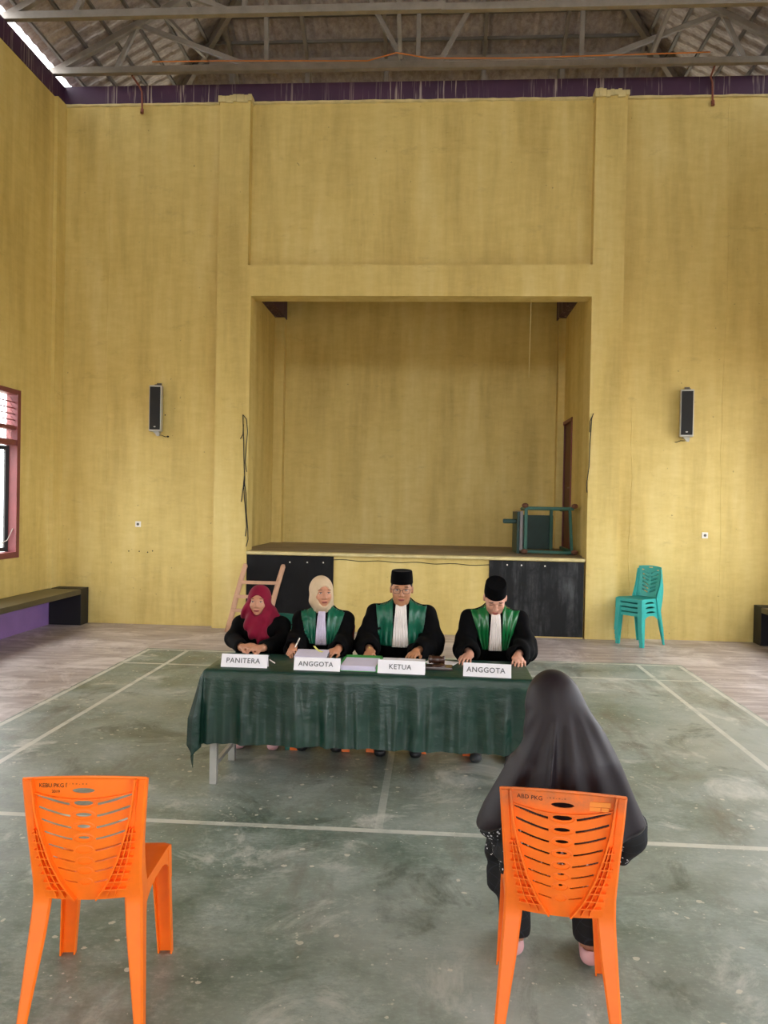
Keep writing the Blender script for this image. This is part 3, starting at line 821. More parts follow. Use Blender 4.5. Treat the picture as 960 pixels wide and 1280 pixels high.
ch1 = chair('slotted', 'plastic_chair', 'empty orange plastic chair standing alone at the left of the foreground', (-1.165, 2.69, 0), math.radians(7.5), M_orange, 'orange plastic chairs')
on_back(ch1, 'KEBU PKG I', 0.019, -0.100, 0.810, 0.03, spacing=0.95)
on_back(ch1, '2019', 0.014, -0.090, 0.790, 0.0)
on_back(ch1, '= - = = - = =', 0.0100, -0.022, 0.817, -0.02, spacing=1.3)
ch2 = chair('slotted', 'plastic_chair', 'orange plastic chair at right with the seated woman in a dark veil on it', (0.455, 2.745, 0), math.radians(-6.5), M_orange2, 'orange plastic chairs', True)
on_back(ch2, 'ABD PKG', 0.020, -0.105, 0.810, 0.0, spacing=1.0)
on_back(ch2, '- = = - = - =', 0.0110, -0.020, 0.815, 0.0, spacing=1.1)
M_lab = plain('orange_stamp', 'E88830', 0.6)
lb = bm_new()
for (x0, x1, z0, z1) in ((0.085, 0.150, 0.797, 0.812), (0.085, 0.118, 0.782, 0.795), (0.122, 0.145, 0.782, 0.795)):
    add_box(lb, x0, x1, back_y(0.11, 0.8) + 0.001, back_y(0.11, 0.8) + 0.003, z0, z1)
obj('label', lb, M_lab, [k for k in kids(ch2) if k.name.startswith('backrest')][0])

# four stacked green chairs by the back wall, seats towards the lower left
gpos = [(-0.0, 0)]
stk = chair('chevron', 'stacked_chair', 'teal plastic chair at the bottom of the stack by the back wall', (2.69, 10.23, 0.0), math.radians(129), M_teal, 'stacked teal chairs')
labs = ['teal plastic chair second from the bottom of the stack', 'teal plastic chair third from the bottom of the stack', 'teal plastic chair on top of the stack with its seat showing']
fw = Vector((math.cos(math.radians(129 + 90)), math.sin(math.radians(129 + 90)), 0))
for i, lb_ in enumerate(labs):
    c = copy_tree(stk); c.location = Vector(stk.location) + fw * (0.010 * (i + 1)) + Vector((0, 0, 0.060 * (i + 1))); c['label'] = lb_
# ================================================================ SMOOTH SOLIDS (numpy distance fields -> one continuous mesh)
class Field:
    def __init__(s, lo, hi, h):
        s.lo = np.array(lo, np.float32); s.h = h
        s.n = np.ceil((np.array(hi) - s.lo) / h).astype(int) + 1
        s.F = np.full(s.n, 0.25, np.float32)
        s.ax = [s.lo[i] + h * np.arange(s.n[i], dtype=np.float32) for i in range(3)]
    def _sl(s, lo, hi, pad):
        a = np.clip(np.floor((np.array(lo) - pad - s.lo) / s.h).astype(int), 0, s.n)
        b = np.clip(np.ceil((np.array(hi) + pad - s.lo) / s.h).astype(int) + 1, 0, s.n)
        return a, b
    def put(s, fn, lo, hi, k=0.02, op='+'):
        a, b = s._sl(lo, hi, k + 4 * s.h)
        if (b <= a).any(): return
        X = s.ax[0][a[0]:b[0], None, None]; Y = s.ax[1][None, a[1]:b[1], None]; Z = s.ax[2][None, None, a[2]:b[2]]
        d = fn(X, Y, Z).astype(np.float32); G = s.F[a[0]:b[0], a[1]:b[1], a[2]:b[2]]
        if op == '+':
            hh = np.maximum(k - np.abs(G - d), 0) / max(k, 1e-6); G[...] = np.minimum(G, d) - hh * hh * k * 0.25
        elif op == '-':
            d = -d; hh = np.maximum(k - np.abs(G - d), 0) / max(k, 1e-6); G[...] = np.maximum(G, d) + hh * hh * k * 0.25
    def cone(s, a, b, ra, rb, k=0.02, op='+', sq=None):
        a = np.array(a, float); b = np.array(b, float); r = max(ra, rb); sc = np.array(sq if sq is not None else (1, 1, 1), float)
        A = a / sc; B = b / sc; ba = B - A; L = max(ba @ ba, 1e-9); m = sc.min()
        def fn(X, Y, Z):
            x, y, z = X / sc[0] - A[0], Y / sc[1] - A[1], Z / sc[2] - A[2]
            t = np.clip((x * ba[0] + y * ba[1] + z * ba[2]) / L, 0, 1)
            return (np.sqrt((x - t * ba[0]) ** 2 + (y - t * ba[1]) ** 2 + (z - t * ba[2]) ** 2) - (ra + (rb - ra) * t)) * m
        s.put(fn, np.minimum(a, b) - r * sc, np.maximum(a, b) + r * sc, k, op)
    def chainc(s, pts, rs, k=0.02, op='+', sq=None):
        for i in range(len(pts) - 1): s.cone(pts[i], pts[i + 1], rs[i], rs[i + 1], k, op, sq)
    def ell(s, c, r, k=0.02, op='+', R=None):
        c = np.array(c, float); r = np.array(r, float); Rm = np.array(R, float) if R is not None else np.eye(3)
        def fn(X, Y, Z):
            x, y, z = X - c[0], Y - c[1], Z - c[2]
            u = [(Rm[0, i] * x + Rm[1, i] * y + Rm[2, i] * z) for i in range(3)]
            k0 = np.sqrt(sum((u[i] / r[i]) ** 2 for i in range(3))); k1 = np.sqrt(sum((u[i] / r[i] ** 2) ** 2 for i in range(3)))
            return k0 * (k0 - 1) / np.maximum(k1, 1e-6)
        m = r.max(); s.put(fn, c - m, c + m, k, op)
    def disp(s, fn, lim=0.04):
        X = s.ax[0][:, None, None]; Y = s.ax[1][None, :, None]; Z = s.ax[2][None, None, :]
        s.F += np.where(np.abs(s.F) < lim, fn(X, Y, Z), 0).astype(np.float32)
    def cut_below(s, z): s.F = np.maximum(s.F, z - s.ax[2][None, None, :])
    def mesh(s, name='m', smooth_it=1):
        F = s.F; F[0] = F[-1] = 0.1; F[:, 0] = F[:, -1] = 0.1; F[:, :, 0] = F[:, :, -1] = 0.1
        ins = F < 0; nx, ny, nz = F.shape
        c = np.zeros((nx - 1, ny - 1, nz - 1), np.uint8)
        for i in (0, 1):
            for j in (0, 1):
                for k in (0, 1): c += ins[i:nx - 1 + i, j:ny - 1 + j, k:nz - 1 + k]
        act = (c > 0) & (c < 8); idx = np.full(act.shape, -1, np.int32); cells = np.argwhere(act); idx[act] = np.arange(len(cells))
        P = np.zeros((len(cells), 3)); W = np.zeros(len(cells)); ci, cj, ck = cells.T
        cor = [(i, j, k) for i in (0, 1) for j in (0, 1) for k in (0, 1)]
        for a in cor:
            for ax in range(3):
                if a[ax]: continue
                b = list(a); b[ax] = 1
                va = F[ci + a[0], cj + a[1], ck + a[2]]; vb = F[ci + b[0], cj + b[1], ck + b[2]]
                m = (va < 0) != (vb < 0); t = np.where(m, va / np.where(m, va - vb, 1), 0)
                pt = np.array(a, float)[None, :] + t[:, None] * (np.array(b) - np.array(a))[None, :]
                P += pt * m[:, None]; W += m
        P = (P / W[:, None] + cells) * s.h + s.lo
        quads = []
        for ax in range(3):
            o = [i for i in range(3) if i != ax]
            sl0 = [slice(None)] * 3; sl1 = [slice(None)] * 3; sl0[ax] = slice(0, -1); sl1[ax] = slice(1, None)
            e = ins[tuple(sl0)] != ins[tuple(sl1)]; E = np.argwhere(e)
            E = E[(E[:, o[0]] > 0) & (E[:, o[1]] > 0) & (E[:, o[0]] < F.shape[o[0]] - 1) & (E[:, o[1]] < F.shape[o[1]] - 1)]
            flip = ins[tuple(E.T)]
            def at(d0, d1):
                q = E.copy(); q[:, o[0]] += d0; q[:, o[1]] += d1; return idx[tuple(q.T)]
            Q = np.stack([at(-1, -1), at(0, -1), at(0, 0), at(-1, 0)], 1)
            if ax == 1: flip = ~flip
            Q[~flip] = Q[~flip][:, ::-1]; quads.append(Q)
        Q = np.concatenate(quads); Q = Q[(Q >= 0).all(1)]
        for _ in range(smooth_it):
            acc = np.zeros_like(P); cnt = np.zeros(len(P))
            for a, b in ((0, 1), (1, 2), (2, 3), (3, 0)):
                np.add.at(acc, Q[:, a], P[Q[:, b]]); np.add.at(cnt, Q[:, a], 1)
                np.add.at(acc, Q[:, b], P[Q[:, a]]); np.add.at(cnt, Q[:, b], 1)
            P = P * 0.5 + 0.5 * acc / np.maximum(cnt, 1)[:, None]
        me = bpy.data.meshes.new(name); me.vertices.add(len(P)); me.vertices.foreach_set('co', P.astype(np.float32).ravel())
        me.loops.add(len(Q) * 4); me.loops.foreach_set('vertex_index', Q.astype(np.int32).ravel())
        me.polygons.add(len(Q)); me.polygons.foreach_set('loop_start', np.arange(0, len(Q) * 4, 4, dtype=np.int32))
        me.polygons.foreach_set('use_smooth', np.ones(len(Q), bool)); me.update(calc_edges=True); me.validate()
        return me
    def front(s, x, z):
        """y of the first surface met coming from -Y at (x, z)"""
        i = int(round((x - s.lo[0]) / s.h)); k = int(round((z - s.lo[2]) / s.h))
        if not (0 <= i < s.n[0] and 0 <= k < s.n[2]): return None
        col = s.F[i, :, k]; j = np.argmax(col < 0)
        if col[j] >= 0 or j == 0: return None
        t = col[j - 1] / (col[j - 1] - col[j]); return float(s.ax[1][j - 1] + t * s.h)

def rotm(yaw=0, pitch=0, roll=0):
    """columns = head axes; pitch>0 bows towards -Y, yaw>0 turns towards +X"""
    return np.array(Euler((pitch, roll, yaw), 'XYZ').to_matrix())

M_skin = {}
def skin(hexc):
    if hexc in M_skin: return M_skin[hexc]
    m, n, b = new_mat('skin_' + hexc); v = objc(n); c = lin(hexc)
    col = ramp(n, noise(n, v, 18, 4), [(0.3, tuple(x * 0.88 for x in c)), (0.7, tuple(min(1, x * 1.08) for x in c))])
    n.links.new(col, b.inputs['Base Color']); b.inputs['Roughness'].default_value = 0.5
    b.inputs['Subsurface Weight'].default_value = 0.12; b.inputs['Subsurface Radius'].default_value = (0.012, 0.005, 0.003)
    M_skin[hexc] = m; return m
def cloth(name, hexc, rough=0.85, sheen=0.0, var=0.12, spec=0.22):
    m, n, b = new_mat(name); v = objc(n); c = lin(hexc)
    col = ramp(n, noise(n, v, 9, 5, 0.65), [(0.3, tuple(x * (1 - var) for x in c)), (0.7, tuple(min(1, x * (1 + var)) for x in c))])
    n.links.new(col, b.inputs['Base Color']); b.inputs['Roughness'].default_value = rough
    b.inputs['Sheen Weight'].default_value = sheen; b.inputs['Sheen Roughness'].default_value = 0.4
    b.inputs['Specular IOR Level'].default_value = spec
    bump(n, b, noise(n, v, 160, 2), 0.12, 0.001)
    return m
M_robe = cloth('black_robe_cloth', '060608', 0.85, 0.0, 0.12, 0.10)
M_blazer = cloth('black_blazer_cloth', '050506', 0.85, 0.0, 0.12, 0.10)
M_satin = cloth('green_satin', '0C5C44', 0.30, 0.05, 0.15, 0.45)
M_satin2 = cloth('bright_green_satin', '0A6230', 0.25, 0.05, 0.15, 0.6)
M_bib = cloth('white_pleated_cloth', 'E6DEDA', 0.7)
M_bib2 = cloth('lilac_white_cloth', 'D4CAE0', 0.7)
M_burg = cloth('burgundy_scarf_cloth', '78092A', 0.75, 0.08)
M_cream = cloth('cream_scarf_cloth', 'CAB292', 0.75, 0.05)
M_veil = cloth('charcoal_satin_veil', '1D161C', 0.52, 0.03, 0.08, 0.32)
M_velvet = cloth('black_velvet', '030304', 0.95, 0.02, 0.1, 0.08)
M_hair = cloth('black_hair', '120E0C', 0.6)
M_trouser = cloth('black_trouser_cloth', '0A0B0E', 0.85)
M_eye = plain('eye_white', 'D8D2CC', 0.25, var=0.02)
M_iris = plain('dark_iris', '1A0E0A', 0.2)
M_lash = plain('dark_lash', '1C1210', 0.7)
M_shoeblack = plain('black_shoe', '1A1A1C', 0.45)
M_shoegrey = plain('grey_shoe', '3E4042', 0.6)
M_shoepink = plain('pink_shoe', 'D8A8AC', 0.5)
def dress_mat():
    m, n, b = new_mat('black_floral_dress'); v = objc(n)
    vo = n.nodes.new('ShaderNodeTexVoronoi'); vo.inputs['Scale'].default_value = 85; n.links.new(v, vo.inputs['Vector'])
    g = noise(n, v, 9, 3, 0.6); w1 = noise(n, v, 60, 3, 0.7)
    spot = mth(n, 'LESS_THAN', mth(n, 'ADD', vo.outputs['Distance'], mth(n, 'MULTIPLY', w1, 0.3)), mth(n, 'MULTIPLY', ramp(n, g, [(0.44, 0.0), (0.54, 1.0)]), 0.48))
    sp = n.nodes.new('ShaderNodeSeparateXYZ'); n.links.new(v, sp.inputs[0])
    def lines(sock, f): return mth(n, 'LESS_THAN', mth(n, 'FRACT', mth(n, 'MULTIPLY', sock, f)), 0.06)
    dg1 = mth(n, 'ADD', sp.outputs[2], mth(n, 'MULTIPLY', sp.outputs[1], 0.6)); dg2 = mth(n, 'SUBTRACT', sp.outputs[1], mth(n, 'MULTIPLY', sp.outputs[2], 0.3))
    ln = mth(n, 'MAXIMUM', lines(dg1, 26), lines(dg2, 26))
    c = mix(n, mth(n, 'MULTIPLY', ln, 0.22), lin('0A0A0E'), lin('3A4656')); spot = mth(n, 'MULTIPLY', spot, mth(n, 'GREATER_THAN', sp.outputs[2], 0.36)); c = mix(n, spot, c, lin('D8D8DC'))
    n.links.new(c, b.inputs['Base Color']); b.inputs['Roughness'].default_value = 0.8
    return m
M_dress = dress_mat()

def hand(f, w, d, up, side, curl=0.35, sc=1.0, spread=0.12, fist=0.0):
    """w wrist, d direction of the fingers, up = back of the hand, side=+1 thumb towards cross(up,d)"""
    w = np.array(w, float); d = np.array(d, float); d /= np.linalg.norm(d); up = np.array(up, float); up -= d * (up @ d); up /= np.linalg.norm(up)
    l = np.cross(up, d) * side
    R = np.stack([l, d, up], 1)
    f.ell(w + d * 0.045 * sc, (0.040 * sc, 0.055 * sc, 0.016 * sc), 0.012, '+', R)
    f.cone(w - d * 0.01, w + d * 0.03 * sc, 0.023 * sc, 0.020 * sc, 0.012)
    for i, (off, L) in enumerate(((0.030, 0.072), (0.011, 0.082), (-0.009, 0.076), (-0.028, 0.060))):
        p = w + d * (0.082 - 0.004 * abs(i - 1)) * sc + l * off * sc; a = curl * (1 + 0.12 * i) ; r = (0.0088 - 0.0006 * i) * sc
        dd = d + l * (off * spread / 0.03); dd /= np.linalg.norm(dd); ang = a * 0.5; f_ = [p]; q = p
        for seg, fr in enumerate((0.46, 0.30, 0.24)):
            q = q + (dd * math.cos(ang) - up * math.sin(ang)) * L * fr * sc; f_.append(q); ang += a
        f.chainc([p - d * 0.03 * sc] + f_, [r * 1.05, r * 1.05, r, r * 0.92, r * 0.8], 0.004)
    t0 = w + d * 0.022 * sc + l * 0.026 * sc; t1 = t0 + (d * 0.55 + l * 0.62 - up * 0.3) * 0.042 * sc; t2 = t1 + (d * 0.85 + l * (0.2 - 0.5 * fist) - up * 0.3) * 0.036 * sc
    f.chainc([w + d * 0.02 * sc, t0, t1, t2], [0.016 * sc, 0.013 * sc, 0.0100 * sc, 0.0085 * sc], 0.010)

def head_solid(f, H, R, sc, male):
    T = lambda p: H + R @ (np.array(p, float) * sc)
    s3 = lambda *r: tuple(x * sc for x in r)
    f.ell(T((0, .018, .022)), s3(.074, .092, .090), 0.02, '+', R)
    f.ell(T((0, -.022, -.035)), s3(.064, .066, .082), 0.03, '+', R)
    f.ell(T((0, -.030, -.078)), s3(.050 if male else .045, .050, .040), 0.025, '+', R)
    f.ell(T((0, -.070, -.100)), s3(.020, .016, .015), 0.018, '+', R)
    for s in (-1, 1):
        f.ell(T((s * .036, -.060, -.030)), s3(.026, .024, .026), 0.018, '+', R)
        f.cone(T((s * .012, -.084, .022)), T((s * .046, -.072, .024)), .0075 * sc, .006 * sc, 0.014)
        f.ell(T((s * .032, -.094, .003)), s3(.017, .013, .010), 0.010, '-', R)
        f.ell(T((s * .012, -.093, -.037)), s3(.0085, .010, .0075), 0.006, '+', R)
        f.ell(T((s * .077, .012, -.012)), s3(.010, .019, .032), 0.006, '+', R)
        f.ell(T((s * .032, -.0725, .004)), s3(.0165, .0115, .0105), 0.004, '+', R)
    f.cone(T((0, -.084, .014)), T((0, -.103, -.030)), .0078 * sc, .0115 * sc, 0.010)
    f.ell(T((0, -.086, -.060)), s3(.023, .010, .0055), 0.006, '+', R)
    f.ell(T((0, -.085, -.071)), s3(.018, .010, .0060), 0.006, '+', R)
def face_parts(root, body, H, R, sc, male, looks_down=False, lip='9C5048'):
    T = lambda p: Vector(H + R @ (np.array(p, float) * sc))
    R3 = Matrix(R.tolist()).to_4x4()
    def blob(name, p, r, mat, par, Rl=0.0):
        bm = bm_new(); bmesh.ops.create_uvsphere(bm, u_segments=14, v_segments=9, radius=1.0)
        Mx = Matrix.Translation(T(p)) @ R3 @ Matrix.Rotation(Rl, 4, 'Y') @ Matrix.Diagonal((*[x * sc for x in r], 1))
        bmesh.ops.transform(bm, matrix=Mx, verts=bm.verts); return obj(name, bm, mat, par, True)
    for s in (-1, 1):
        if not looks_down:
            e = blob('eye', (s * .032, -.0765, .003), (.0125, .0090, .0052), M_eye, body)
            blob('iris', (s * .032, -.0815, .003), (.0056, .0048, .0050), M_iris, e)
        bm = bm_new(); pp = [T((s * (.032 + .0155 * q), -.0845 + .004 * q * q, .0062 + (0.0035 * (1 - q * q)) - (0.006 if looks_down else 0) * (1 if not looks_down else (1.6 - 1.6 * q * q) if False else 1))) for q in (-1, -.5, 0, .5, 1)]
        add_tube(bm, pp, [.0008, .0016, .0018, .0016, .0008], 6); obj('eyelash', bm, M_lash, body, True)
        bm = bm_new(); pp = [T((s * (.033 + .020 * q), -.0885 + .006 * abs(q) ** 1.5 + (.002 if q < 0 else .004 * q), .0245 + .004 * (1 - q * q))) for q in (-1, -.5, 0, .5, 1)]
        add_tube(bm, pp, [.0022, .0030, .0030, .0024, .0010] if male else [.0014, .0020, .0020, .0016, .0008], 6); obj('eyebrow', bm, M_hair, body, True)
    lm = skin(lip)
    bm = bm_new()
    for z, r, a in ((-.0622, (.0250, .0070, .0036), 0), (-.0692, (.0205, .0070, .0042), 0)):
        b2 = bmesh.ops.create_uvsphere(bm, u_segments=14, v_segments=8, radius=1.0)
        bmesh.ops.transform(bm, matrix=Matrix.Translation(T((0, -.0925, z))) @ R3 @ Matrix.Diagonal((*[x * sc for x in r], 1)), verts=b2['verts'])
    obj('lips', bm, lm, body, True)
    bm = bm_new(); add_tube(bm, [T((x, -.0988 + 8 * x * x, -.0656)) for x in (-.022, -.011, 0, .011, .022)], .0008 * sc, 5); obj('mouth_line', bm, M_lash, body)

def cap(root, H, R, sc):
    prof = [(0, 0.0), (.0805, 0.0), (.082, .004), (.080, .045), (.0755, .085), (.071, .092), (.052, .090), (.02, .086)]
    bm = bm_new(); Mx = Matrix.Translation(Vector(H + R @ (np.array((0, .012, .036)) * sc))) @ Matrix(R.tolist()).to_4x4() @ Matrix.Rotation(-0.06, 4, 'X') @ Matrix.Diagonal((sc, sc, sc, 1))
    add_lathe(bm, [(0.001, 0.0)] + prof[1:], 40, Mx, (1.0, 1.20)); o = obj('cap', bm, M_velvet, root, True)
    md = o.modifiers.new('es', 'EDGE_SPLIT'); md.split_angle = 0.7
def hairpiece(root, H, R, sc):
    f = Field(H - 0.13 * sc, H + 0.14 * sc, 0.0045); T = lambda p: H + R @ (np.array(p, float) * sc)
    f.ell(T((0, .022, .024)), (.078 * sc, .093 * sc, .090 * sc), 0.01, '+', R)
    f.ell(T((0, -.075, -.02)), (.068 * sc, .100 * sc, .080 * sc), 0.008, '-', R)
    f.ell(T((0, 0.0, -.11)), (.12 * sc, .12 * sc, .085 * sc), 0.008, '-', R)
    link_mesh('hair', f.mesh('hair'), M_hair, root)
def shoe(root, x, y, mat, ang=0.0, L=0.25, name='shoe', z0=0.0, heelonly=False):
    f = Field((x - .1, y - .24, z0 - .01), (x + .1, y + .1, z0 + .14), 0.005); c, s_ = math.cos(ang), math.sin(ang)
    d = np.array((s_, -c, 0)); p = np.array((x, y, z0))
    f.cone(p + d * 0.0 + (0, 0, .034), p + d * (L - .09) + (0, 0, .028), .036, .042, 0.02, '+', (1, 1, .8))
    f.cone(p + (0, 0, .055), p + d * .06 + (0, 0, .05), .036, .034, 0.02)
    f.cone(p + (0, 0, .12), p + (0, 0, .07), .030, .028, 0.008, '-')
    f.cut_below(z0 + 0.004)
    return link_mesh(name, f.mesh('shoe', 1), mat, root)

def seated(label, loc, rz, sp):
    """person built around a root on the floor below the hips, facing -Y"""
    g = sp.get; root = thing('person', label, 'person', loc, rz, None)
    H = np.array(sp['head'], float); R = rotm(*sp.get('turn', (0, 0, 0))); sc = g('hs', 1.0); male = g('male', False)
    shz = sp['sh']; sw = g('sw', .17); by = g('by', 0.0)     # by: how far the shoulders lean forward (-Y)
    SH = {s: np.array((s * sw, by + .01, shz - .060)) for s in (-1, 1)}
    EL = {-1: np.array(sp['elL'], float), 1: np.array(sp['elR'], float)}
    WR = {-1: np.array(sp['wrL'], float), 1: np.array(sp['wrR'], float)}
    # ---- body
    f = Field((-.46, -.72, -0.0), (.46, .28, H[2] + .17), 0.0055)
    f.cone((0, .02, .52), (0, by * .5 + .02, .72), .125, .115, 0.05, '+', (1.15, .85, 1))
    f.cone((0, by * .5 + .02, .70), (0, by + .02, shz - .10), .115, .125, 0.05, '+', (1.15, .78, 1))
    f.cone(SH[-1], SH[1], .048, .048, 0.05)
    f.cone((0, by + .01, shz - .03), H + R @ np.array((0, .015, -.07)) * sc, .056, .050, 0.03)
    for s in (-1, 1):
        f.chainc([SH[s], EL[s], WR[s]], [.050, .038, .025], 0.02)
        hx = s * .10; kn = np.array((s * g('knee', .13), -.40, .47)); an = np.array((s * g('ank', .11), g('any', -.07), .09))
        f.chainc([(hx, 0, .51), kn, an], [.085, .060, .038], 0.03)
        f.cone(an - (0, -.01, .03), an + (0, -.12, -.052), .028, .022, 0.02)
    head_solid(f, H, R, sc, male)
    for s, key in ((-1, 'hdL'), (1, 'hdR')):
        hd = sp[key]; hand(f, WR[s], hd[0], hd[1], hd[2], hd[3], g('hand', 0.95), 0.12, hd[4] if len(hd) > 4 else 0)
    f.cut_below(0.008)
    body = link_mesh('body', f.mesh('body', 1), skin(sp['skin']), root)
    face_parts(root, body, H, R, sc, male, g('down', False), g('lip', '9C5048'))
    # ---- robe or jacket
    if g('robe') is not None:
        rb = sp['robe']; cuff = rb.get('cuff', .085); mat = rb['mat']
        f = Field((-.48, -.62, 0.1), (.48, .34, shz + .16), 0.008)
        f.cone((0, .03, .52), (0, by * .5 + .02, .74), .175, .155, 0.06, '+', (1.15, .85, 1))
        f.cone((0, by * .5 + .02, .72), (0, by + .02, shz - .11), .155, .150, 0.06, '+', (1.15, .8, 1))
        f.cone(SH[-1] + (0, 0, .0), SH[1], rb.get('shr', .064), rb.get('shr', .064), 0.05)
        f.cone((0, by + .02, shz - .04), (0, by + .02, shz + .015), .085, .062, 0.05)
        tf = Field(f.lo, f.lo + f.h * (f.n - 1), f.h); tf.F = f.F.copy()
        for s in (-1, 1):
            dv = WR[s] - EL[s]; dv /= np.linalg.norm(dv); ce = WR[s] - dv * rb.get('back', .05)
            f.chainc([SH[s], EL[s] , ce], [rb.get('shr', .064), rb.get('elr', .078), cuff], 0.03)
            if cuff > .06: f.cone(EL[s] + (0, .02, -.04), ce + (0, .01, -.035), .06, .065, 0.05)
            f.cone(ce + dv * .02, ce + dv * .14, cuff * .66, cuff * .75, 0.01, '-')
            f.chainc([(s * .10, 0, .50), (s * .13, -.40, .48), (s * .12, g('any', -.07) - .03, .16)], [.11, .085, .075], 0.05)
        af = Field(f.lo, f.lo + f.h * (f.n - 1), f.h); af.F = f.F.copy()
        f.cone((0, by - .01, shz + .03), (0, by - .015, shz + .15), .050, .060, 0.01, '-')
        Yg = f.ax[1][None, :, None]; Zg = f.ax[2][None, None, :]
        f.F = np.where((Yg < -.37) & (Zg > .60), np.maximum(f.F, .728 - Zg), f.F).astype(np.float32)
        amp = rb.get('amp', .009)
        f.disp(lambda X, Y, Z: amp * (np.sin(34 * X + 9 * np.sin(7 * Z) + 11 * Y) * .6 + .5 * np.sin(58 * X - 23 * Z + 31 * Y)) * np.clip((shz - Z) * 5, 0.15, 1))
        f.cut_below(0.13)
        link_mesh('robe' if cuff > .06 else 'jacket', f.mesh('robe', 1), mat, root)
        def drape(name, xi, xo, z0, z1, mat, nu, nv, off, pleat, fr, th=0.004, topdrop=0.0):
            bm = bm_new(); G = {}; last = {}
            for j in range(nv + 1):
                v = j / nv
                for i in range(nu + 1):
                    u = i / nu; a = xi(v); b_ = xo(v); x = a + (b_ - a) * u; z = z0 + (z1 - z0) * v - topdrop * u * (1 - v)
                    if name == 'lapel':
                        ti = int(round((x - tf.lo[0]) / tf.h)); tj = int(round((by - .01 - tf.lo[1]) / tf.h)); zt = af.ax[2][np.nonzero(af.F[ti, tj, :] < 0)[0].max()]
                        z = (zt + .004) + (z1 - zt) * v
                    y = None; zz = z
                    for _ in range(14):
                        y = tf.front(x, zz)
                        if y is not None and y < by + 0.05: break
                        zz -= 0.008
                    if y is None: y = by - .05
                    ya = af.front(x, zz)
                    if ya is not None and y - .075 < ya < y: y = ya
                    y = min(y, by + .03)
                    G[i, j] = (x, y - off - pleat * math.sin(fr * u * 2 * PI + 1.5 * math.sin(v * 5)) * min(1, v * 4 + .3), z)
            V = {k: bm.verts.new(p) for k, p in G.items()}
            for i in range(nu):
                for j in range(nv): bm.faces.new((V[i, j], V[i + 1, j], V[i + 1, j + 1], V[i, j + 1]))
            bmesh.ops.smooth_vert(bm, verts=bm.verts[:], factor=0.25, use_axis_x=False, use_axis_y=True, use_axis_z=False)
            o = obj(name, bm, mat, root, True); md = o.modifiers.new('s', 'SOLIDIFY'); md.thickness = th; md.offset = 0
            return o
        lp = rb.get('lapel')
        if lp:
            for s in (-1, 1):
                drape('lapel', lambda v, s=s: s * (lp['i0'] + (lp['i1'] - lp['i0']) * v), lambda v, s=s: s * (lp['o0'] + (lp['o1'] - lp['o0']) * v ** lp.get('pw', 1)),
                      shz + .005, lp.get('z1', .75), lp['mat'], 22, 34, .008, lp.get('pl', .004), 2.5, .005, .045)
        bi = rb.get('bib')
        if bi:
            drape('bib', lambda v: -(bi['w0'] + (bi['w1'] - bi['w0']) * v) + bi.get('x', 0), lambda v: (bi['w0'] + (bi['w1'] - bi['w0']) * v) + bi.get('x', 0), bi['z0'], bi.get('z1', .75), bi['mat'], 40, 24, .018, .0035, 6, .004)
    return root, body, H, R, sc

def scarf(root, H, R, sc, mat, extra=None, open_=(.060, .16, .088, -.020), tail=None, shz=.9, amp=.007):
    f = Field((H[0] - .32, -.42, .60), (H[0] + .32, .30, H[2] + .18), 0.0055); T = lambda p: H + R @ (np.array(p, float) * sc)
    f.ell(T((0, .022, .012)), (.093 * sc, .112 * sc, .112 * sc), 0.02, '+', R)
    f.ell(T((0, -.012, -.070)), (.078 * sc, .082 * sc, .075 * sc), 0.04, '+', R)
    f.cone(T((0, .01, -.07)), (H[0] * .5, .0 + H[1] * .4, shz - .01), .078 * sc, .085, 0.04)
    if extra: extra(f, T)
    f.disp(lambda X, Y, Z: amp * (np.sin(46 * (Z - H[2]) + 38 * np.abs(X - H[0] - .02) + 22 * Y) + .7 * np.sin(90 * (X - H[0]) - 30 * Z)) * np.clip((H[2] + .02 - Z) * 12, 0, 1))
    f.ell(T((0, -.155, open_[3])), (open_[0] * sc, open_[1] * sc, open_[2] * sc), 0.008, '-', R)
    return link_mesh('headscarf', f.mesh('scarf', 1), mat, root)

# ---------------------------------------------------------------- the four people behind the table
PY = 5.60
pX = dict(a=-1.235, b=-0.785, c=-0.225, d=0.435)
def lowhand(side): return ((-.25 * side, -1, -.15), (0, 0, 1), side, .3)
# clerk at the left
r1, b1, H, R, sc = seated('woman in burgundy headscarf and black jacket with clasped hands behind the table', (pX['a'], PY, 0), 0, dict(
    head=(-.005, -.13, 1.048), turn=(0, .06, 0), hs=.90, sh=.925, sw=.15, by=-.08, elL=(-.175, -.19, .775), elR=(.185, -.19, .775),
    wrL=(-.050, -.42, .762), wrR=(.085, -.42, .762), hdL=((.80, -.45, .30), (-.45, -.35, 1), -1, .75), hdR=((-.80, -.55, .18), (.4, -.3, 1), 1, .75),
    skin='C08A6C', hand=.86, lip='984C48', robe=dict(mat=M_blazer, cuff=.050, elr=.056, back=.04, shr=.056, amp=.004)))
def ex1(f, T):
    f.cone(T((0, -.02, -.11)), (.035, -.235, .80), .075, .052, 0.05, '+', (1, .65, 1))
    f.cone(T((-.02, -.01, -.10)), (-.035, -.22, .86), .085, .05, 0.04, '+', (1, .7, 1))
    f.cone((-.07, -.08, .925), (.07, -.08, .925), .06, .06, 0.05)
scarf(r1, H, R, sc, M_burg, ex1, open_=(.064, .16, .088, -.020), shz=.92)
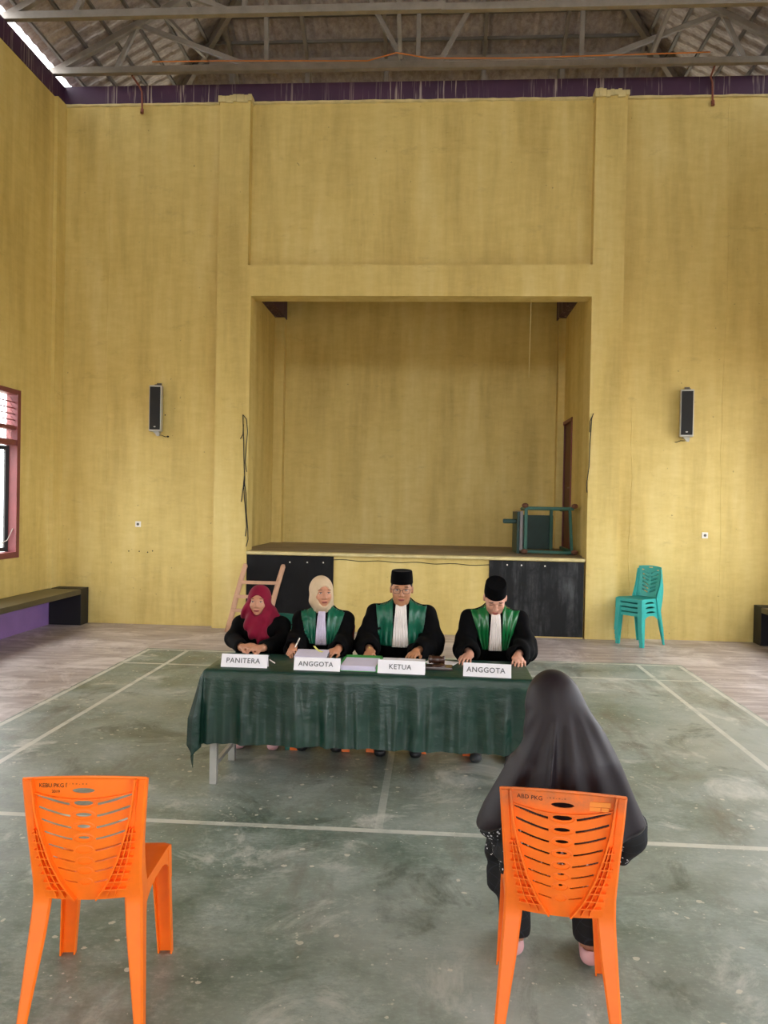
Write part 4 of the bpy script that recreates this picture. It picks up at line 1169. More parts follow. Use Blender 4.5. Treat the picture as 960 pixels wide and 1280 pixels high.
# black jacket lapels are part of the jacket's dark cloth; second
r2, b2, H, R, sc = seated('woman judge in cream headscarf, black robe and green satin lapels, holding a pen', (pX['b'], PY, 0), 0, dict(
    head=(-.01, -.10, 1.118), turn=(.42, .05, 0), hs=.92, sh=.975, sw=.165, by=-.06, elL=(-.165, -.18, .785), elR=(.165, -.18, .78),
    wrL=(-.150, -.435, .775), wrR=(.150, -.425, .768), hdL=((.15, -1, -.1), (-.5, 0, 1), -1, .95, .8), hdR=((-.55, -.9, -.05), (.3, 0, 1), 1, .6),
    skin='C48A6A', hand=.86, lip='9A5048',
    robe=dict(mat=M_robe, cuff=.062, elr=.064, back=.045, shr=.055, lapel=dict(i0=.045, i1=.035, o0=.155, o1=.080, mat=M_satin, pw=1.3), bib=dict(w0=.022, w1=.040, z0=1.015, mat=M_bib2))))
scarf(r2, H, R, sc, M_cream, None, open_=(.060, .16, .086, -.020), shz=1.00, amp=.0035)
r3, b3, H, R, sc = seated('man judge in black cap and glasses with teal green lapels, sitting tallest at the centre', (pX['c'], PY, 0), 0, dict(
    head=(0, -.09, 1.158), turn=(.03, .12, 0), hs=.98, sh=1.035, sw=.19, by=-.05, elL=(-.240, -.15, .785), elR=(.232, -.15, .785), male=True,
    wrL=(-.190, -.42, .768), wrR=(.115, -.42, .768), hdL=((.1, -1, -.15), (-.35, 0, 1), -1, 1.0, .8), hdR=((-.35, -1, -.12), (0, 0, 1), 1, .35),
    skin='B8825F', hand=.95,
    robe=dict(mat=M_robe, cuff=.068, elr=.080, back=.05, shr=.056, lapel=dict(i0=.060, i1=.050, o0=.180, o1=.145, mat=M_satin), bib=dict(w0=.036, w1=.058, z0=1.045, mat=M_bib))))
cap(r3, H, R, sc); hairpiece(r3, H, R, sc)
T3 = lambda p: Vector(H + R @ (np.array(p, float) * sc))
gl = None
bm = bm_new()
for s in (-1, 1):
    pts = []
    for k in range(21):
        a = 2 * PI * k / 20; q = (abs(math.cos(a)) ** .6 * (1 if math.cos(a) > 0 else -1), abs(math.sin(a)) ** .6 * (1 if math.sin(a) > 0 else -1))
        pts.append(T3((s * .034 + .0245 * q[0], -.101 + .004 * abs(q[0]), .001 + .0175 * q[1])))
    add_tube(bm, pts, .0018, 6, False)
    add_tube(bm, [T3((s * .058, -.098, .008)), T3((s * .078, -.06, .008)), T3((s * .082, .01, .004))], .0018, 6)
add_tube(bm, [T3((-.010, -.103, .004)), T3((0, -.107, .007)), T3((.010, -.103, .004))], .0018, 6)
gl = obj('glasses', bm, plain('brown_glasses_rim', '3A1E18', 0.3), r3)
bm = bm_new()
for s in (-1, 1):
    vs = [bm.verts.new(T3((s * .034 + .0235 * math.cos(2 * PI * k / 16), -.100, .001 + .0165 * math.sin(2 * PI * k / 16)))) for k in range(16)]; bm.faces.new(vs)
obj('lens', bm, glass_mat('spectacle_glass', (.8, .8, .85), .02), gl)
r4, b4, H, R, sc = seated('man judge in black cap looking down with bright green lapels at the right end', (pX['d'], PY, 0), 0, dict(
    head=(-.005, -.175, 1.118), turn=(.0, .62, 0), hs=.96, sh=1.02, sw=.18, by=-.09, elL=(-.205, -.20, .785), elR=(.205, -.20, .785), male=True, down=True,
    wrL=(-.185, -.43, .766), wrR=(.125, -.45, .768), hdL=((-.30, -1, -.12), (0, 0, 1), -1, .3), hdR=((-.1, -1, -.2), (.2, 0, 1), 1, .8),
    skin='CE9880', hand=.95,
    robe=dict(mat=M_robe, cuff=.070, elr=.078, back=.05, shr=.055, lapel=dict(i0=.050, i1=.045, o0=.170, o1=.085, mat=M_satin2, pl=.006), bib=dict(w0=.030, w1=.045, z0=1.005, mat=M_bib))))
cap(r4, H, R, sc); hairpiece(r4, H, R, sc)
for rr_, mt_, ln_ in ((r1, M_shoepink, .235), (r2, M_shoeblack, .235), (r3, M_shoeblack, .265), (r4, M_shoegrey, .27)):
    for s_ in (-1, 1): shoe(rr_, s_ * .11, (-.035, -.03, -.055, -.095)[(r1, r2, r3, r4).index(rr_)], mt_, s_ * .08, ln_)

# ---------------------------------------------------------------- the woman on the orange chair, seen from behind
r5, b5, H, R, sc = seated('woman in a long charcoal veil and black patterned dress sitting with her back turned', (0.462, 2.80, 0), PI - 0.10, dict(
    head=(.03, -.06, 1.045), turn=(0.15, .30, 0), hs=.92, sh=.84, sw=.115, by=-.05, elL=(-.225, -.06, .64), elR=(.20, -.06, .62),
    wrL=(-.10, -.24, .60), wrR=(.10, -.24, .60), hdL=((.6, -.8, -.1), (0, 0, 1), -1, .4), hdR=((-.6, -.8, -.1), (0, 0, 1), 1, .4),
    skin='A8765C', hand=.86, ank=.14, any=-.25, knee=.15))
def dress():
    f = Field((-.46, -.66, 0.02), (.46, .26, .96), 0.007)
    f.cone((0, .03, .50), (0, -.02, .80), .135, .13, 0.05, '+', (1.1, .8, 1))
    f.cone((-.12, -.05, .79), (.12, -.05, .79), .070, .070, 0.04)
    for s in (-1, 1):
        f.chainc([(s * .13, -.04, .79), (-.245 if s < 0 else .212, -.05, .60), (s * .15, -.27, .585)], [.06, .062, .05], 0.03)
        f.cone((-.245 if s < 0 else .215, -.05, .60), (-.235 if s < 0 else .19, -.06, .50 if s < 0 else .43), .060, .030, 0.04, '+', (.7, 1, 1))
        f.chainc([(s * .09, .02, .51), (s * .15, -.40, .49)], [.10, .09], 0.04)
        f.chainc([(s * .15, -.40, .47), (s * .14, -.255, .12)], [.085, .056], 0.03)
        f.cone((s * .145, -.26, .30), (s * .14, -.245, .10), .045, .048, 0.03)
    f.cone((.235, -.33, .42), (.225, -.32, .24), .032, .030, 0.05)
    f.disp(lambda X, Y, Z: .005 * np.sin(60 * Z + 30 * X) * (Z > .3) + .004 * np.sin(45 * Y + 20 * X))
    f.cut_below(0.085)
    return link_mesh('dress', f.mesh('dress', 1), M_dress, r5)
dress()
def veil():
    f = Field((-.42, -.46, .40), (.42, .30, 1.22), 0.0065); T = lambda p: H + R @ (np.array(p, float) * sc)
    f.ell(T((0, .022, .012)), (.096 * sc, .118 * sc, .114 * sc), 0.02, '+', R)
    f.ell(T((0, .03, -.06)), (.088 * sc, .095 * sc, .09 * sc), 0.05, '+', R)
    f.cone(H + (-.02, .03, -.02), (-.035, .03, .82), .090, .155, 0.05, '+', (1, .75, 1))
    f.cone((-.030, .015, .86), (-.01, .0, .64), .160, .262, 0.06, '+', (1, .58, 1))
    f.cone((.12, -.02, .80), (.225, -.03, .60), .06, .055, 0.09)
    f.cone((-.14, -.02, .80), (-.245, -.03, .60), .06, .055, 0.09)
    f.cone((0, -.10, .80), (0, -.17, .66), .12, .13, 0.06)
    hx, hy, hz = H[0] - .02, H[1], H[2] + .04
    def fold(X, Y, Z):
        dz = np.maximum(hz - Z, .05); a = (X - hx) / (dz * 1.0 + .10)
        g = np.clip((hz - .04 - Z) * 4.5, 0, 1)
        r_ = np.exp(-((a - .08) / .035) ** 2) * 1.4 + .5 * np.exp(-((a + .48) / .10) ** 2) + .5 * np.exp(-((a - .45) / .10) ** 2) + .6 * np.exp(-((a + .17) / .09) ** 2) + .35 * np.sin(a * 26 + 6 * Z)
        return -0.022 * g * (r_ - .45)
    f.disp(fold, .05)
    # hollow below so that it hangs as cloth
    f.cone((0, .0, .50), (0, .0, .78), .22, .12, 0.01, '-', (1, .5, 1))
    f.disp(lambda X, Y, Z: np.clip((.62 + .03 * np.sin(14 * X) + .25 * np.maximum(-Y - .05, 0) - Z) * 1.0, 0, 1) * .8, .3)
    f.ell(T((0, -.165, -.022)), (.056 * sc, .16 * sc, .082 * sc), 0.008, '-', R)
    return link_mesh('veil', f.mesh('veil', 1), M_veil, r5)
veil()
shoe(r5, -.145, -.225, M_shoepink, -.05, .23); shoe(r5, .145, -.235, M_shoepink, .05, .23)
# ================================================================ THE HEARING TABLE
TX0, TX1, TY0, TY1, TZ = -1.385, 0.60, 4.68, 5.20, 0.715
M_legsteel = plain('pale_steel_leg', 'B4B4B0', 0.4, metal=0.3, var=0.08)
M_top = plain('table_board', 'B8AA92', 0.6)
tb = thing('table', 'long folding table on pale steel legs under the dark green cloth', 'table', ((TX0 + TX1) / 2, (TY0 + TY1) / 2, 0))
cx, cy = tb.location[0], tb.location[1]
box_obj('tabletop', (TX0 + .01 - cx, TX1 - .01 - cx, TY0 + .01 - cy, TY1 - .01 - cy, TZ - .03, TZ), M_top, tb, .003)
for x in (TX0 + .045, TX1 - .045):
    for y in (TY0 + .05, TY1 - .03): box_obj('leg', (x - .022 - cx, x + .022 - cx, y - .022 - cy, y + .022 - cy, 0, TZ - .03), M_legsteel, tb, .003)
for x in (TX0 + .045, TX1 - .045): box_obj('rail', (x - .012 - cx, x + .012 - cx, TY0 + .07 - cy, TY1 - .05 - cy, .10, .125), M_legsteel, tb)

def satin_cloth():
    m, n, b = new_mat('dark_green_table_satin'); v = objc(n)
    c = ramp(n, noise(n, v, 5, 4), [(0.3, lin('0A2A21')), (0.7, lin('0F372B'))])
    n.links.new(c, b.inputs['Base Color']); b.inputs['Roughness'].default_value = 0.36
    b.inputs['Sheen Weight'].default_value = 0.08; b.inputs['Sheen Roughness'].default_value = 0.35; b.inputs['Sheen Tint'].default_value = (.3, .8, .65, 1)
    b.inputs['Specular IOR Level'].default_value = 0.6
    bump(n, b, noise(n, v, 4, 6, 0.65, (1, 1, 2)), 0.5, 0.02)
    return m
M_cloth = satin_cloth()
def tablecloth():
    zt = TZ + .004; bm = bm_new(); path = []
    FR, SD, BK = .452, .40, .22
    x0, x1, y0, y1 = TX0, TX1, TY0, TY1
    def seg(ax, ay, bx, by_, nx, ny, L, n):
        for i in range(n): t = (i + .5) / n; path.append((ax + (bx - ax) * t, ay + (by_ - ay) * t, nx, ny, L, 0))
    def corner(x, y, a0, La, Lb, n=15):
        for i in range(n + 1):
            t = i / n; a = a0 + t * PI / 2; c_, s_ = math.cos(t * PI / 2), math.sin(t * PI / 2)
            L = min(La / max(c_, 1e-3), Lb / max(s_, 1e-3)); path.append((x, y, math.cos(a), math.sin(a), L, math.sin(t * PI)))
    seg(x0, y0, x1, y0, 0, -1, FR, 240); corner(x1, y0, -PI / 2, FR, .36); seg(x1, y0, x1, y1, 1, 0, .36, 50)
    corner(x1, y1, 0, .36, BK); seg(x1, y1, x0, y1, 0, 1, BK, 80); corner(x0, y1, PI / 2, BK, SD); seg(x0, y1, x0, y0, -1, 0, SD, 50); corner(x0, y0, PI, SD, FR)
    # arc length
    S_ = [0]
    for i in range(1, len(path)):
        d = math.hypot(path[i][0] - path[i - 1][0], path[i][1] - path[i - 1][1]); S_.append(S_[-1] + max(d, .012))
    rr = random.Random(11); ridges = []
    for k in range(26): ridges.append((TX0 + (TX1 - TX0) * (k + rr.random()) / 26, .010 + .016 * rr.random(), rr.uniform(.35, 1.0), rr.uniform(-.05, .05), rr.uniform(.012, .03)))
    NV = 34; rows = []
    for j in range(NV + 1):
        v = j / NV; row = []
        for i, (x, y, nx, ny, L, cr) in enumerate(path):
            s = S_[i]; d = v * L
            out = .004 + .020 * min(1, d / .05) * (d > 0) ** 1 + .03 * d
            fold = .010 * math.sin(s * 17 + 1.2 * math.sin(s * 3.1)) + .007 * math.sin(s * 41 + .8)
            if ny == -1:
                for (rx, ra, rs, sl, wd) in ridges:
                    xx = x - rx - sl * d * 2; fold += ra * rs * math.exp(-(xx / wd) ** 2) * min(1, d / .25)
                fold -= .012
            if nx != 0 and ny == 0: fold = .022 * math.sin(s * 24) + .012 * math.sin(s * 51)
            if cr > 0: fold = .05 * cr * math.sin(3 * PI * cr) + .035 * cr
            fold *= min(1, d / .30) ** 1.2
            o_ = out + fold
            if d < 1e-6: o_ = .0
            z = zt - max(0, d - .006) if d > 0 else zt
            row.append(bm.verts.new((x + nx * o_ - cx, y + ny * o_ - cy, max(z, .02))))
        rows.append(row)
    n = len(path)
    for j in range(NV):
        for i in range(n): bm.faces.new((rows[j][i], rows[j][(i + 1) % n], rows[j + 1][(i + 1) % n], rows[j + 1][i]))
    bmesh.ops.remove_doubles(bm, verts=rows[0], dist=1e-5)
    # top
    be = [e for e in bm.edges if e.is_boundary and abs(e.verts[0].co.z - zt) < 1e-4 and abs(e.verts[1].co.z - zt) < 1e-4]
    bmesh.ops.holes_fill(bm, edges=be, sides=0)
    o = obj('tablecloth', bm, M_cloth, None, True); o.location = (cx, cy, 0)
    md = o.modifiers.new('s', 'SOLIDIFY'); md.thickness = .002; md.offset = 1
    md = o.modifiers.new('es', 'EDGE_SPLIT'); md.split_angle = 1.2
    tag(o, 'dark green satin tablecloth draped to shin height over the long table', 'tablecloth')
tablecloth()
ZC = TZ + .0075      # top of the cloth

# ---------------------------------------------------------------- name plates
M_paper = plain('white_paper', 'ECEAF0', 0.7, var=0.03)
M_paperink = plain('grey_print', '55585E', 0.7)
def plate(body, lab, xc, y, w_, h_, rz, size):
    r = thing('name_plate', lab, 'name plate', (xc, y, ZC), rz, 'folded paper name plates')
    bm = bm_new(); lean = .026; t = .0012
    for s, in ((-1,), (1,)):
        vs = [(-w_ / 2, s * lean, 0), (w_ / 2, s * lean, 0), (w_ / 2, 0, h_), (-w_ / 2, 0, h_)]
        q = [bm.verts.new(v) for v in vs] + [bm.verts.new((v[0], v[1] - s * t, v[2])) for v in vs]
        bm.faces.new(q[:4]); bm.faces.new(q[7:3:-1])
        for i in range(4): bm.faces.new((q[i], q[(i + 1) % 4], q[4 + (i + 1) % 4], q[4 + i]))
    obj('folded_card', bm, M_paper, r)
    me = text_mesh(body, size, .0003, 1.08, 0.0004); a = math.atan2(lean, h_)
    Mx = Matrix.Translation((-.008, -lean * .52 - .0012, h_ * .50)) @ Matrix.Rotation(-a, 4, 'X') @ Matrix.Rotation(PI / 2, 4, 'X')
    me.transform(Mx); link_mesh('lettering', me, M_paperink, r); return r
plate('PANITERA', 'white name plate reading PANITERA in front of the woman in burgundy', -1.165, 4.77, .292, .078, 0.0, .044)
plate('ANGGOTA', 'white name plate reading ANGGOTA in front of the woman judge', -.705, 4.745, .288, .076, -0.02, .041)
plate('KETUA', 'white name plate reading KETUA in front of the man with glasses', -.185, 4.735, .290, .078, -0.05, .042)
plate('ANGGOTA', 'white name plate reading ANGGOTA in front of the man looking down', .335, 4.725, .288, .078, -0.07, .044)

# ---------------------------------------------------------------- papers, folders, gavel, pens
M_lilac = plain('lilac_paper', 'DCD6EC', 0.7, var=0.04)
M_folder = plain('green_folder_card', '3E9A48', 0.6)
M_darkcard = plain('slate_notebook_cover', '4A4E5E', 0.5)
M_yellownote = plain('yellow_sticky_note', 'E4E07A', 0.7)
def sheet(name, x, y, w_, d_, rz, z0, th, mat, lab, cat, group=None, nleaf=1, tilt=0.0):
    r = empty(name, (x, y, ZC + z0), rz); r.rotation_euler = (tilt, 0, rz); tag(r, lab, cat, group)
    for k in range(nleaf):
        rr = random.Random(k * 7 + int(x * 100)); a = th * k / nleaf; b_ = th * (k + .85) / nleaf; ox, oy = rr.uniform(-.004, .004), rr.uniform(-.004, .004)
        bm = bm_new(); add_box(bm, -w_ / 2 + ox, w_ / 2 + ox, -d_ / 2 + oy, d_ / 2 + oy, a, b_); obj('sheet' if nleaf > 1 else 'page', bm, mat, r)
    return r
sheet('paper', -1.195, 5.03, .21, .22, .02, 0, .004, M_lilac, 'sheet of pale paper under the clasped hands of the woman in burgundy', 'paper')
# open folder stack between the two middle plates
fo = thing('document_folder', 'green-edged folder with a thick wad of pale papers between two name plates', 'folder', (-.445, 4.90, ZC), -.03)
bm = bm_new(); add_box(bm, -.125, .118, -.165, .165, 0, .003); obj('cover', bm, M_folder, fo)
for k in range(6):
    rr = random.Random(k); bm = bm_new(); add_box(bm, -.112 + rr.uniform(-.004, .004), .104 + rr.uniform(-.004, .004), -.16 + rr.uniform(-.004, .004), .155, .004 + .005 * k, .008 + .005 * k); obj('sheet', bm, M_lilac, fo)
bm = bm_new(); add_box(bm, -.125, .118, .10, .168, .0345, .037); add_box(bm, -.125, -.117, -.165, .168, .003, .037); add_box(bm, .110, .118, -.165, .168, .003, .037); obj('cover_flap', bm, M_folder, fo)
fo2 = thing('case_file', 'open white case file with a green spine in front of the man with glasses', 'file', (-.19, 4.935, ZC), -.06)
bm = bm_new(); add_box(bm, -.155, .150, -.13, .13, 0, .003); obj('cover', bm, M_folder, fo2)
for k in range(4):
    bm = bm_new(); add_box(bm, -.142 + .003 * k, .14, -.125 + .003 * k, .122, .004 + .006 * k, .009 + .006 * k); obj('sheet', bm, M_paper, fo2)
sheet('paper', .05, 5.06, .20, .19, -.35, 0, .003, M_paper, 'single white sheet poking out behind the gavel block', 'paper')
sheet('paper', .335, 4.93, .25, .23, -.05, 0, .004, M_darkcard, 'dark folder lying between the hands of the man looking down', 'folder')
# notebook held by the woman judge
nb = thing('notebook', 'slate grey notebook tilted in the hands of the woman judge', 'notebook', (-.785, 5.045, ZC + .030), 0); nb.rotation_euler = (.14, 0, 0)
bm = bm_new(); add_box(bm, -.115, .11, -.07, .09, 0, .004); obj('cover', bm, M_darkcard, nb); bm = bm_new(); add_box(bm, -.108, .103, -.064, .084, .0045, .012); obj('pages', bm, M_lilac, nb)
sn = thing('sticky_note', 'curled yellow note standing on the grey notebook', 'note', (-.745, 5.06, ZC + .052), -.3)
bm = bm_new(); pr = None
for i in range(9):
    t = i / 8; q = [bm.verts.new((-.035 * (1 - t) + .0 + .03 * t, s * .012, .035 * (1 - t) ** 2)) for s in (-1, 1)]
    if pr: bm.faces.new((pr[0], pr[1], q[1], q[0]))
    pr = q
o = obj('leaf', bm, M_yellownote, sn, True); md = o.modifiers.new('s', 'SOLIDIFY'); md.thickness = .0015
def pen(p, q, mat, lab):
    p = Vector(p); q = Vector(q); r = thing('pen', lab, 'pen', tuple(p)); d = q - p
    bm = bm_new(); add_tube(bm, [d * .12, d], .0042, 8); obj('barrel', bm, mat, r)
    bm = bm_new(); add_tube(bm, [(0, 0, 0), d * .12], [.0012, .0040], 8); obj('tip', bm, M_black, r)
    bm = bm_new(); add_tube(bm, [d * .7 + Vector((0, -.006, 0)), d * .98 + Vector((0, -.006, 0))], .0014, 6); obj('clip', bm, M_steel, r)
pen((-.935, 5.10, ZC + .012), (-.885, 5.135, ZC + .125), M_white, 'silver white pen upright in the hand of the woman judge')
pen((-.985, 4.86, ZC + .005), (-1.05, 4.97, ZC + .006), M_white, 'white pen lying on the cloth by the PANITERA plate')
pen((-.395, 5.095, ZC + .010), (-.42, 5.17, ZC + .07), M_yellownote, 'pale pen in the hand of the man with glasses')
# sound block and gavel
M_walnut = plain('dark_walnut', '3A1E14', 0.3, var=0.3, scale=20, stretch=(1, 5, 1), coat=.4)
gb_ = thing('sound_block', 'dark wooden sound block base to the right of the KETUA plate', 'gavel block', (.045, 4.90, ZC), -.05)
box_obj('base', (-.105, .085, -.05, .05, 0, .018), M_walnut, gb_, .004); bm = bm_new(); add_lathe(bm, [(.042, .018), (.042, .024), (.036, .030), (.001, .031)], 24, Matrix.Translation((-.0, 0, 0))); obj('disc', bm, M_walnut, gb_)
gv = thing('gavel', 'dark turned wooden gavel lying on its sound block', 'gavel', (.03, 4.90, ZC + .031), -.1)
bm = bm_new(); Mx = Matrix.Translation((0, 0, .026)) @ Matrix.Rotation(PI / 2, 4, 'Y')
add_lathe(bm, [(.001, -.05), (.024, -.05), (.026, -.044), (.024, -.036), (.019, -.033), (.023, -.026), (.023, .026), (.019, .033), (.024, .036), (.026, .044), (.024, .05), (.001, .05)], 20, Mx); obj('head', bm, M_walnut, gv, True)
bm = bm_new(); add_tube(bm, [(0, .02, .026), (-.01, .07, .020), (-.03, .14, .012), (-.045, .19, .010)], [.006, .006, .008, .010], 10); obj('handle', bm, M_walnut, gv, True)

# ---------------------------------------------------------------- chairs of the four officials
CY = 5.665
chair('slotted', 'plastic_chair', 'dark green plastic chair behind the woman in burgundy', (pX['a'] + .045, CY, 0), PI, M_green).scale = (1.05, 1.0, 1.07)
oc = chair('slotted', 'plastic_chair', 'orange plastic chair under the woman judge in cream headscarf', (pX['b'] + .0, CY, 0), PI + .02, M_shadeorange, 'officials\' orange chairs')  # all but the front legs wear the orange with shade painted in
for c in kids(oc):
    if c.name.startswith('front_leg'): c.data = c.data.copy(); c.data.materials[0] = M_orange2; c['label'] = 'orange chair leg'
for px_, lab in ((pX['c'] - .02, 'orange plastic chair under the man with glasses'), (pX['d'], 'orange plastic chair under the man looking down')):
    c = copy_tree(oc); c.location = (px_, CY + .02, 0); c['label'] = lab

# ---------------------------------------------------------------- ladder
M_pine = plain('raw_pine', 'C49A7C', 0.65, var=0.2, scale=5, stretch=(1, 1, .2), bmp=.2)
ld = thing('ladder', 'crooked raw pine ladder leaning on the stage behind the woman in burgundy', 'ladder', (-2.53, 10.1, 0))
Lb = Vector(ld.location)
A0, A1 = Vector((-2.72, 10.12, .01)), Vector((-2.555, 10.40, .90)); B0, B1 = Vector((-2.21, 10.10, .01)), Vector((-2.035, 10.40, .90))
for a_, b_ in ((A0, A1), (B0, B1)):
    bm = bm_new(); pp = [a_ - Lb + (b_ - a_) * t for t in (0, .25, .5, .75, .97, 1.0)]
    add_tube(bm, [p + Vector((.004 * math.sin(i * 2), 0, 0)) for i, p in enumerate(pp)], [.036, .037, .035, .036, .034, .022], 10); obj('rail', bm, M_pine, ld, True)
for t, w1 in ((.12, .035), (.32, .035), (.52, .035), (.73, .035)):
    bm = bm_new(); add_bar(bm, A0 + (A1 - A0) * t - Lb - Vector((.02, .03, 0)), B0 + (B1 - B0) * t - Lb + Vector((.02, -.03, 0)), .022, .045); obj('rung', bm, M_pine, ld, False, .004)

# ---------------------------------------------------------------- benches built along the side walls
def bench(x_wall, side, lab):
    w_ = .48; xa = x_wall; xb = x_wall - side * w_
    r = thing('bench', lab, 'bench', ((xa + xb) / 2, 1.8, 0), 0, 'built-in side benches'); ox, oy = r.location[0], r.location[1]
    x0, x1 = sorted((xa - side * .013, xb))
    ys = [-6.8, -2.5, 1.8, 6.2, 10.345 if True else 0]
    for a, b_ in zip(ys, ys[1:]):
        box_obj('slab', (x0 - ox, x1 - ox, a + .002 - oy, b_ - .002 - oy, .43, .50), M_slate, r, .006)
    lo, hi = sorted((xb - side * -.05 + (0 if True else 0), xa - side * .10))
    # end pier against the back wall and piers every few metres
    for y in (10.36, 5.9, 1.5, -2.9): box_obj('pier', (x0 + .01 - ox, x1 - .01 - ox, y - oy - (.06 if y < 10 else .0), y + (.06 if y < 10 else .235) - oy, 0, .43 if y < 10 else .505), M_benchblack, r, .004)
bench(XL, -1, 'long dark cement bench with a black end pier along the left wall')
bench(XR, 1, 'dark cement bench with a black end pier by the stacked chairs')

# ---------------------------------------------------------------- wall speakers
M_grille = plain('speaker_grille', '08080A', 0.6, var=.3, scale=150); M_alu = plain('speaker_aluminium', 'B8B8B4', 0.4, metal=.4)
def speaker(x, z0, z1, rz, lab, side):
    r = thing('wall_speaker', lab, 'speaker', (x, 10.50, (z0 + z1) / 2), rz, 'column speakers beside the stage'); h = (z1 - z0) / 2
    box_obj('cabinet', (-.083, .083, -.045, .06, -h, h), M_alu, r, .006)
    box_obj('grille', (-.072, .072, -.052, -.044, -h + .022, h - .022), M_grille, r, .003)
    bm = bm_new(); add_lathe(bm, [(.012, 0), (.012, .003), (.001, .004)], 12, Matrix.Translation((.0, -.052, -h + .06)) @ Matrix.Rotation(PI / 2, 4, 'X') @ Matrix.Diagonal((1.3, .7, 1, 1))); obj('badge', bm, M_alu, r)
    bm = bm_new(); add_box(bm, -.02, .045, .0, .115, h, h + .018); add_box(bm, -.02, .045, .10, .118, h - .03, h + .05); obj('bracket', bm, M_darksteel, r)
    bm = bm_new(); add_box(bm, -.03, .045, .0, .115, -h - .018, -h); add_prism(bm, [(-.02, -h - .018), (.05, -h - .018), (.04, -h - .06), (.01, -h - .06)], 1, .02, .06); obj('bracket', bm, M_alu, r)
    bm = bm_new(); add_tube(bm, [(side * .01, .03, -h - .05), (side * .06, .07, -h - .045), (side * .11, .09, -h - .065), (side * .15, .115, -h - .06)], .005, 6)
    add_tube(bm, [(side * .14, .10, -h - .06), (side * .15, .118, -h - .06)], .013, 8); obj('cable', bm, M_wire, r)
speaker(-3.87, 2.69, 3.32, .08, 'slim black column speaker on the wall left of the stage', 1)
speaker(3.29, 2.71, 3.33, -.18, 'slim black column speaker on the wall right of the stage', -1)

# ---------------------------------------------------------------- sockets, cables, screw holes
def socket(x, z, lab):
    r = thing('wall_socket', lab, 'socket', (x, YB, z), 0, 'white wall sockets')
    box_obj('plate', (-.04, .04, -.014, 0.0, -.04, .04), M_white, r, .004)
    bm = bm_new(); add_lathe(bm, [(.019, 0), (.019, .003), (.014, .0035), (.001, .0015)], 16, Matrix.Translation((0, -.0135, 0)) @ Matrix.Rotation(PI / 2, 4, 'X')); obj('outlet', bm, plain('socket_hole', '5A564E', .6), r)
socket(-4.14, 1.40, 'white wall socket below the left speaker'); socket(3.60, 1.41, 'white wall socket below the right speaker')
def cable(lab, strands, rad=.006, name='hanging_cable'):
    bm = bm_new()
    for st_ in strands: add_tube(bm, st_, rad, 6)
    tag(obj(name, bm, M_wire), lab, 'cable')
yc = YP - .009
cable('black cables hanging down the left edge of the stage opening', [
    [(-2.64, yc, 2.93), (-2.625, yc, 2.6), (-2.615, yc, 2.3), (-2.60, yc, 2.05), (-2.605, yc, 1.95)],
    [(-2.64, yc, 2.93), (-2.59, yc, 2.87), (-2.572, yc, 2.70), (-2.59, yc, 2.45), (-2.60, yc, 2.28), (-2.575, yc, 2.15)],
    [(-2.63, yc, 2.80), (-2.635, yc, 2.66), (-2.67, yc, 2.60)],
    [(-2.605, yc, 2.10), (-2.615, yc, 1.99), (-2.60, yc, 1.80), (-2.575, yc, 1.55), (-2.565, yc, 1.40), (-2.58, yc, 1.27)],
    [(-2.605, yc, 2.02), (-2.58, yc, 1.85), (-2.57, yc, 1.6), (-2.545, yc - .0, 1.35), (-2.54, yc, 1.23), (-2.565, yc, 1.13)],
    [(-2.61, yc, 2.02), (-2.635, yc, 1.80), (-2.645, yc, 1.74)]])
cable('black cable hanging down the right edge of the stage opening', [
    [(2.07, yc, 3.0), (2.05, yc, 2.93), (2.035, yc, 2.6), (2.03, yc, 2.3), (2.0, yc, 2.05), (2.01, yc, 1.95)], [(2.06, yc, 2.97), (2.03, yc, 2.90), (2.025, yc, 2.75)]])
cable('pale string hanging into the stage opening from the lintel', [[(1.245, 10.66, 4.55), (1.243, 10.67, 4.2), (1.238, 10.66, 3.75), (1.235, 10.66, 3.50)]], .0035, 'string')
bpy.data.objects['string'].data.materials[0] = M_plaster; bpy.data.objects['string']['category'] = 'string'
for i, (x, z) in enumerate(((-4.27, 1.02), (-4.12, 1.02), (-4.0, 1.01), (-3.93, 1.03), (-3.78, 2.93))):
    bm = bm_new(); add_lathe(bm, [(.009, 0), (.009, .004), (.003, .008)], 8, Matrix.Translation((x, YB + .002, z)) @ Matrix.Rotation(PI / 2, 4, 'X'))
    o = obj('wall_plug', bm, M_wire, wb)

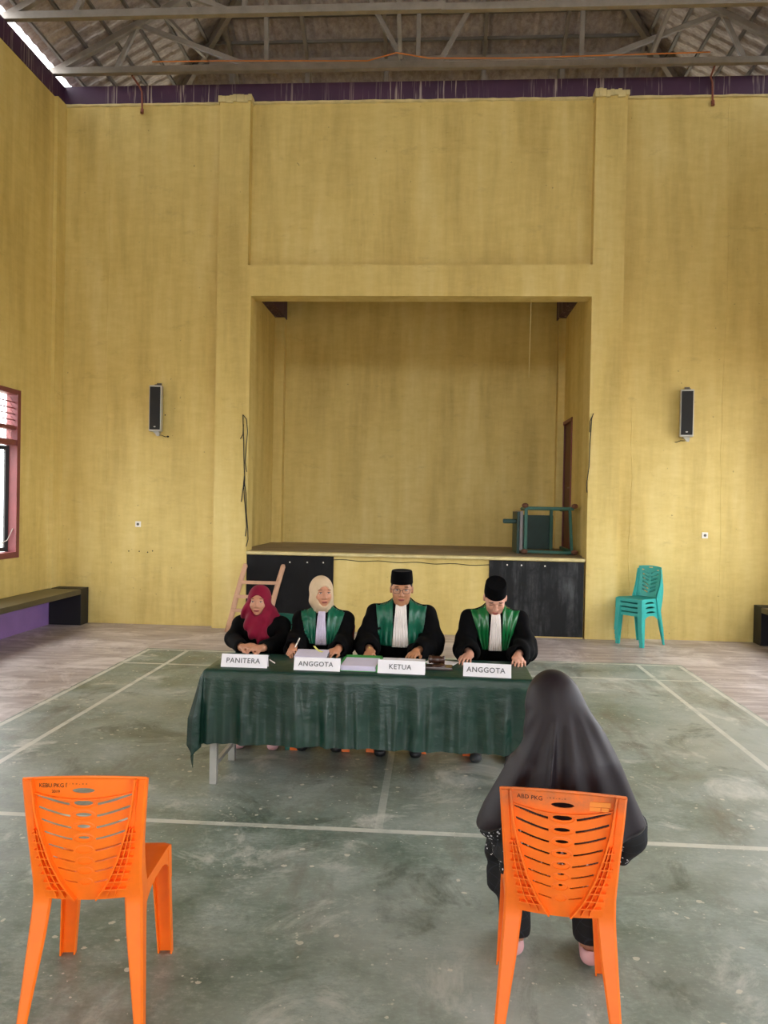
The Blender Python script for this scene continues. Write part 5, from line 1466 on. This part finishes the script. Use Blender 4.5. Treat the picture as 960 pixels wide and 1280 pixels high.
# ---------------------------------------------------------------- green furniture lying on the stage
M_deskgreen = plain('green_desk_paint', '1E5A4C', 0.45, var=.15); M_deskpanel = plain('dark_green_panel', '103A34', 0.5, var=.2)
M_rust = plain('rusty_foot', '6A4430', 0.7, var=.3); M_greyedge = plain('grey_laminate_edge', '8E8A8C', 0.5)
dk = thing('school_desk', 'green wooden school desk toppled on its side at the right end of the stage', 'desk', (1.65, 11.5, OZ0)); D0 = Vector(dk.location)
zb, zt_ = 1.10, 1.73; xa, xb = 1.30, 1.945; y0, y1 = 11.15, 11.95
def dbar(name, p, q, w1, mat=M_deskgreen): 
    bm = bm_new(); add_bar(bm, Vector(p) - D0, Vector(q) - D0, w1, w1); return obj(name, bm, mat, dk, False, .004)
legs_ = []
for x, z in ((xa, zb + .01), (xb + .01, zb + .01), (xa, zt_), (xb, zt_)): 
    l_ = dbar('leg', (x, y0, z), (x + (.03 if x < 1.5 else -.03), y1, z + (.02 if z < 1.2 else -.02)), .048)
    bm = bm_new(); 
    c_ = Vector((x + (-.02 if x < 1.5 else .030), y0 + .0, z + (.035 if z > 1.5 else -.0))) - D0
    bmesh.ops.create_icosphere(bm, subdivisions=2, radius=.045); bmesh.ops.transform(bm, matrix=Matrix.Translation(c_) @ Matrix.Diagonal((1.1, .8, .8, 1)), verts=bm.verts); obj('foot', bm, M_rust, l_, True)
dbar('stretcher', (xa, y0 + .05, zt_), (xb, y0 + .05, zt_), .04); dbar('stretcher', (xa, y0 + .05, zb + .01), (xb, y0 + .05, zb + .0), .045)
dbar('stretcher', (xa, y0 + .05, zb), (xa, y0 + .05, zt_), .045); dbar('stretcher', (xb - .03, y0 + .05, zt_), (xb + .01, y0 + .05, zb), .04)
dbar('stretcher', (xa, y1, zt_ - .02), (xb - .03, y1, zt_ - .02), .03); dbar('stretcher', (xb - .18, y1, zb), (xb - .18, y1, zt_ - .02), .045)
bm = bm_new(); add_box(bm, xa - .06 - D0.x, xa + .50 - D0.x, y1 + .02 - D0.y, y1 + .04 - D0.y, zb - D0.z, zt_ - .11 - D0.z); obj('seat_board', bm, M_deskpanel, dk)
bm = bm_new(); add_box(bm, xa - .075 - D0.x, xa - .035 - D0.x, y0 + .10 - D0.y, y1 - D0.y, zb + .02 - D0.z, zt_ - .05 - D0.z); obj('desk_top', bm, M_greyedge, dk)
bm = bm_new(); add_box(bm, xa - .115 - D0.x, xa - .08 - D0.x, y0 + .12 - D0.y, y1 - D0.y, OZ0 + .002 - D0.z, zt_ - .06 - D0.z); obj('side_board', bm, M_deskpanel, dk)
bm = bm_new(); add_box(bm, xa - .31 - D0.x, xa - .11 - D0.x, y0 + .20 - D0.y, y0 + .26 - D0.y, 1.50 - D0.z, 1.565 - D0.z); obj('arm', bm, M_deskpanel, dk, False, .015)
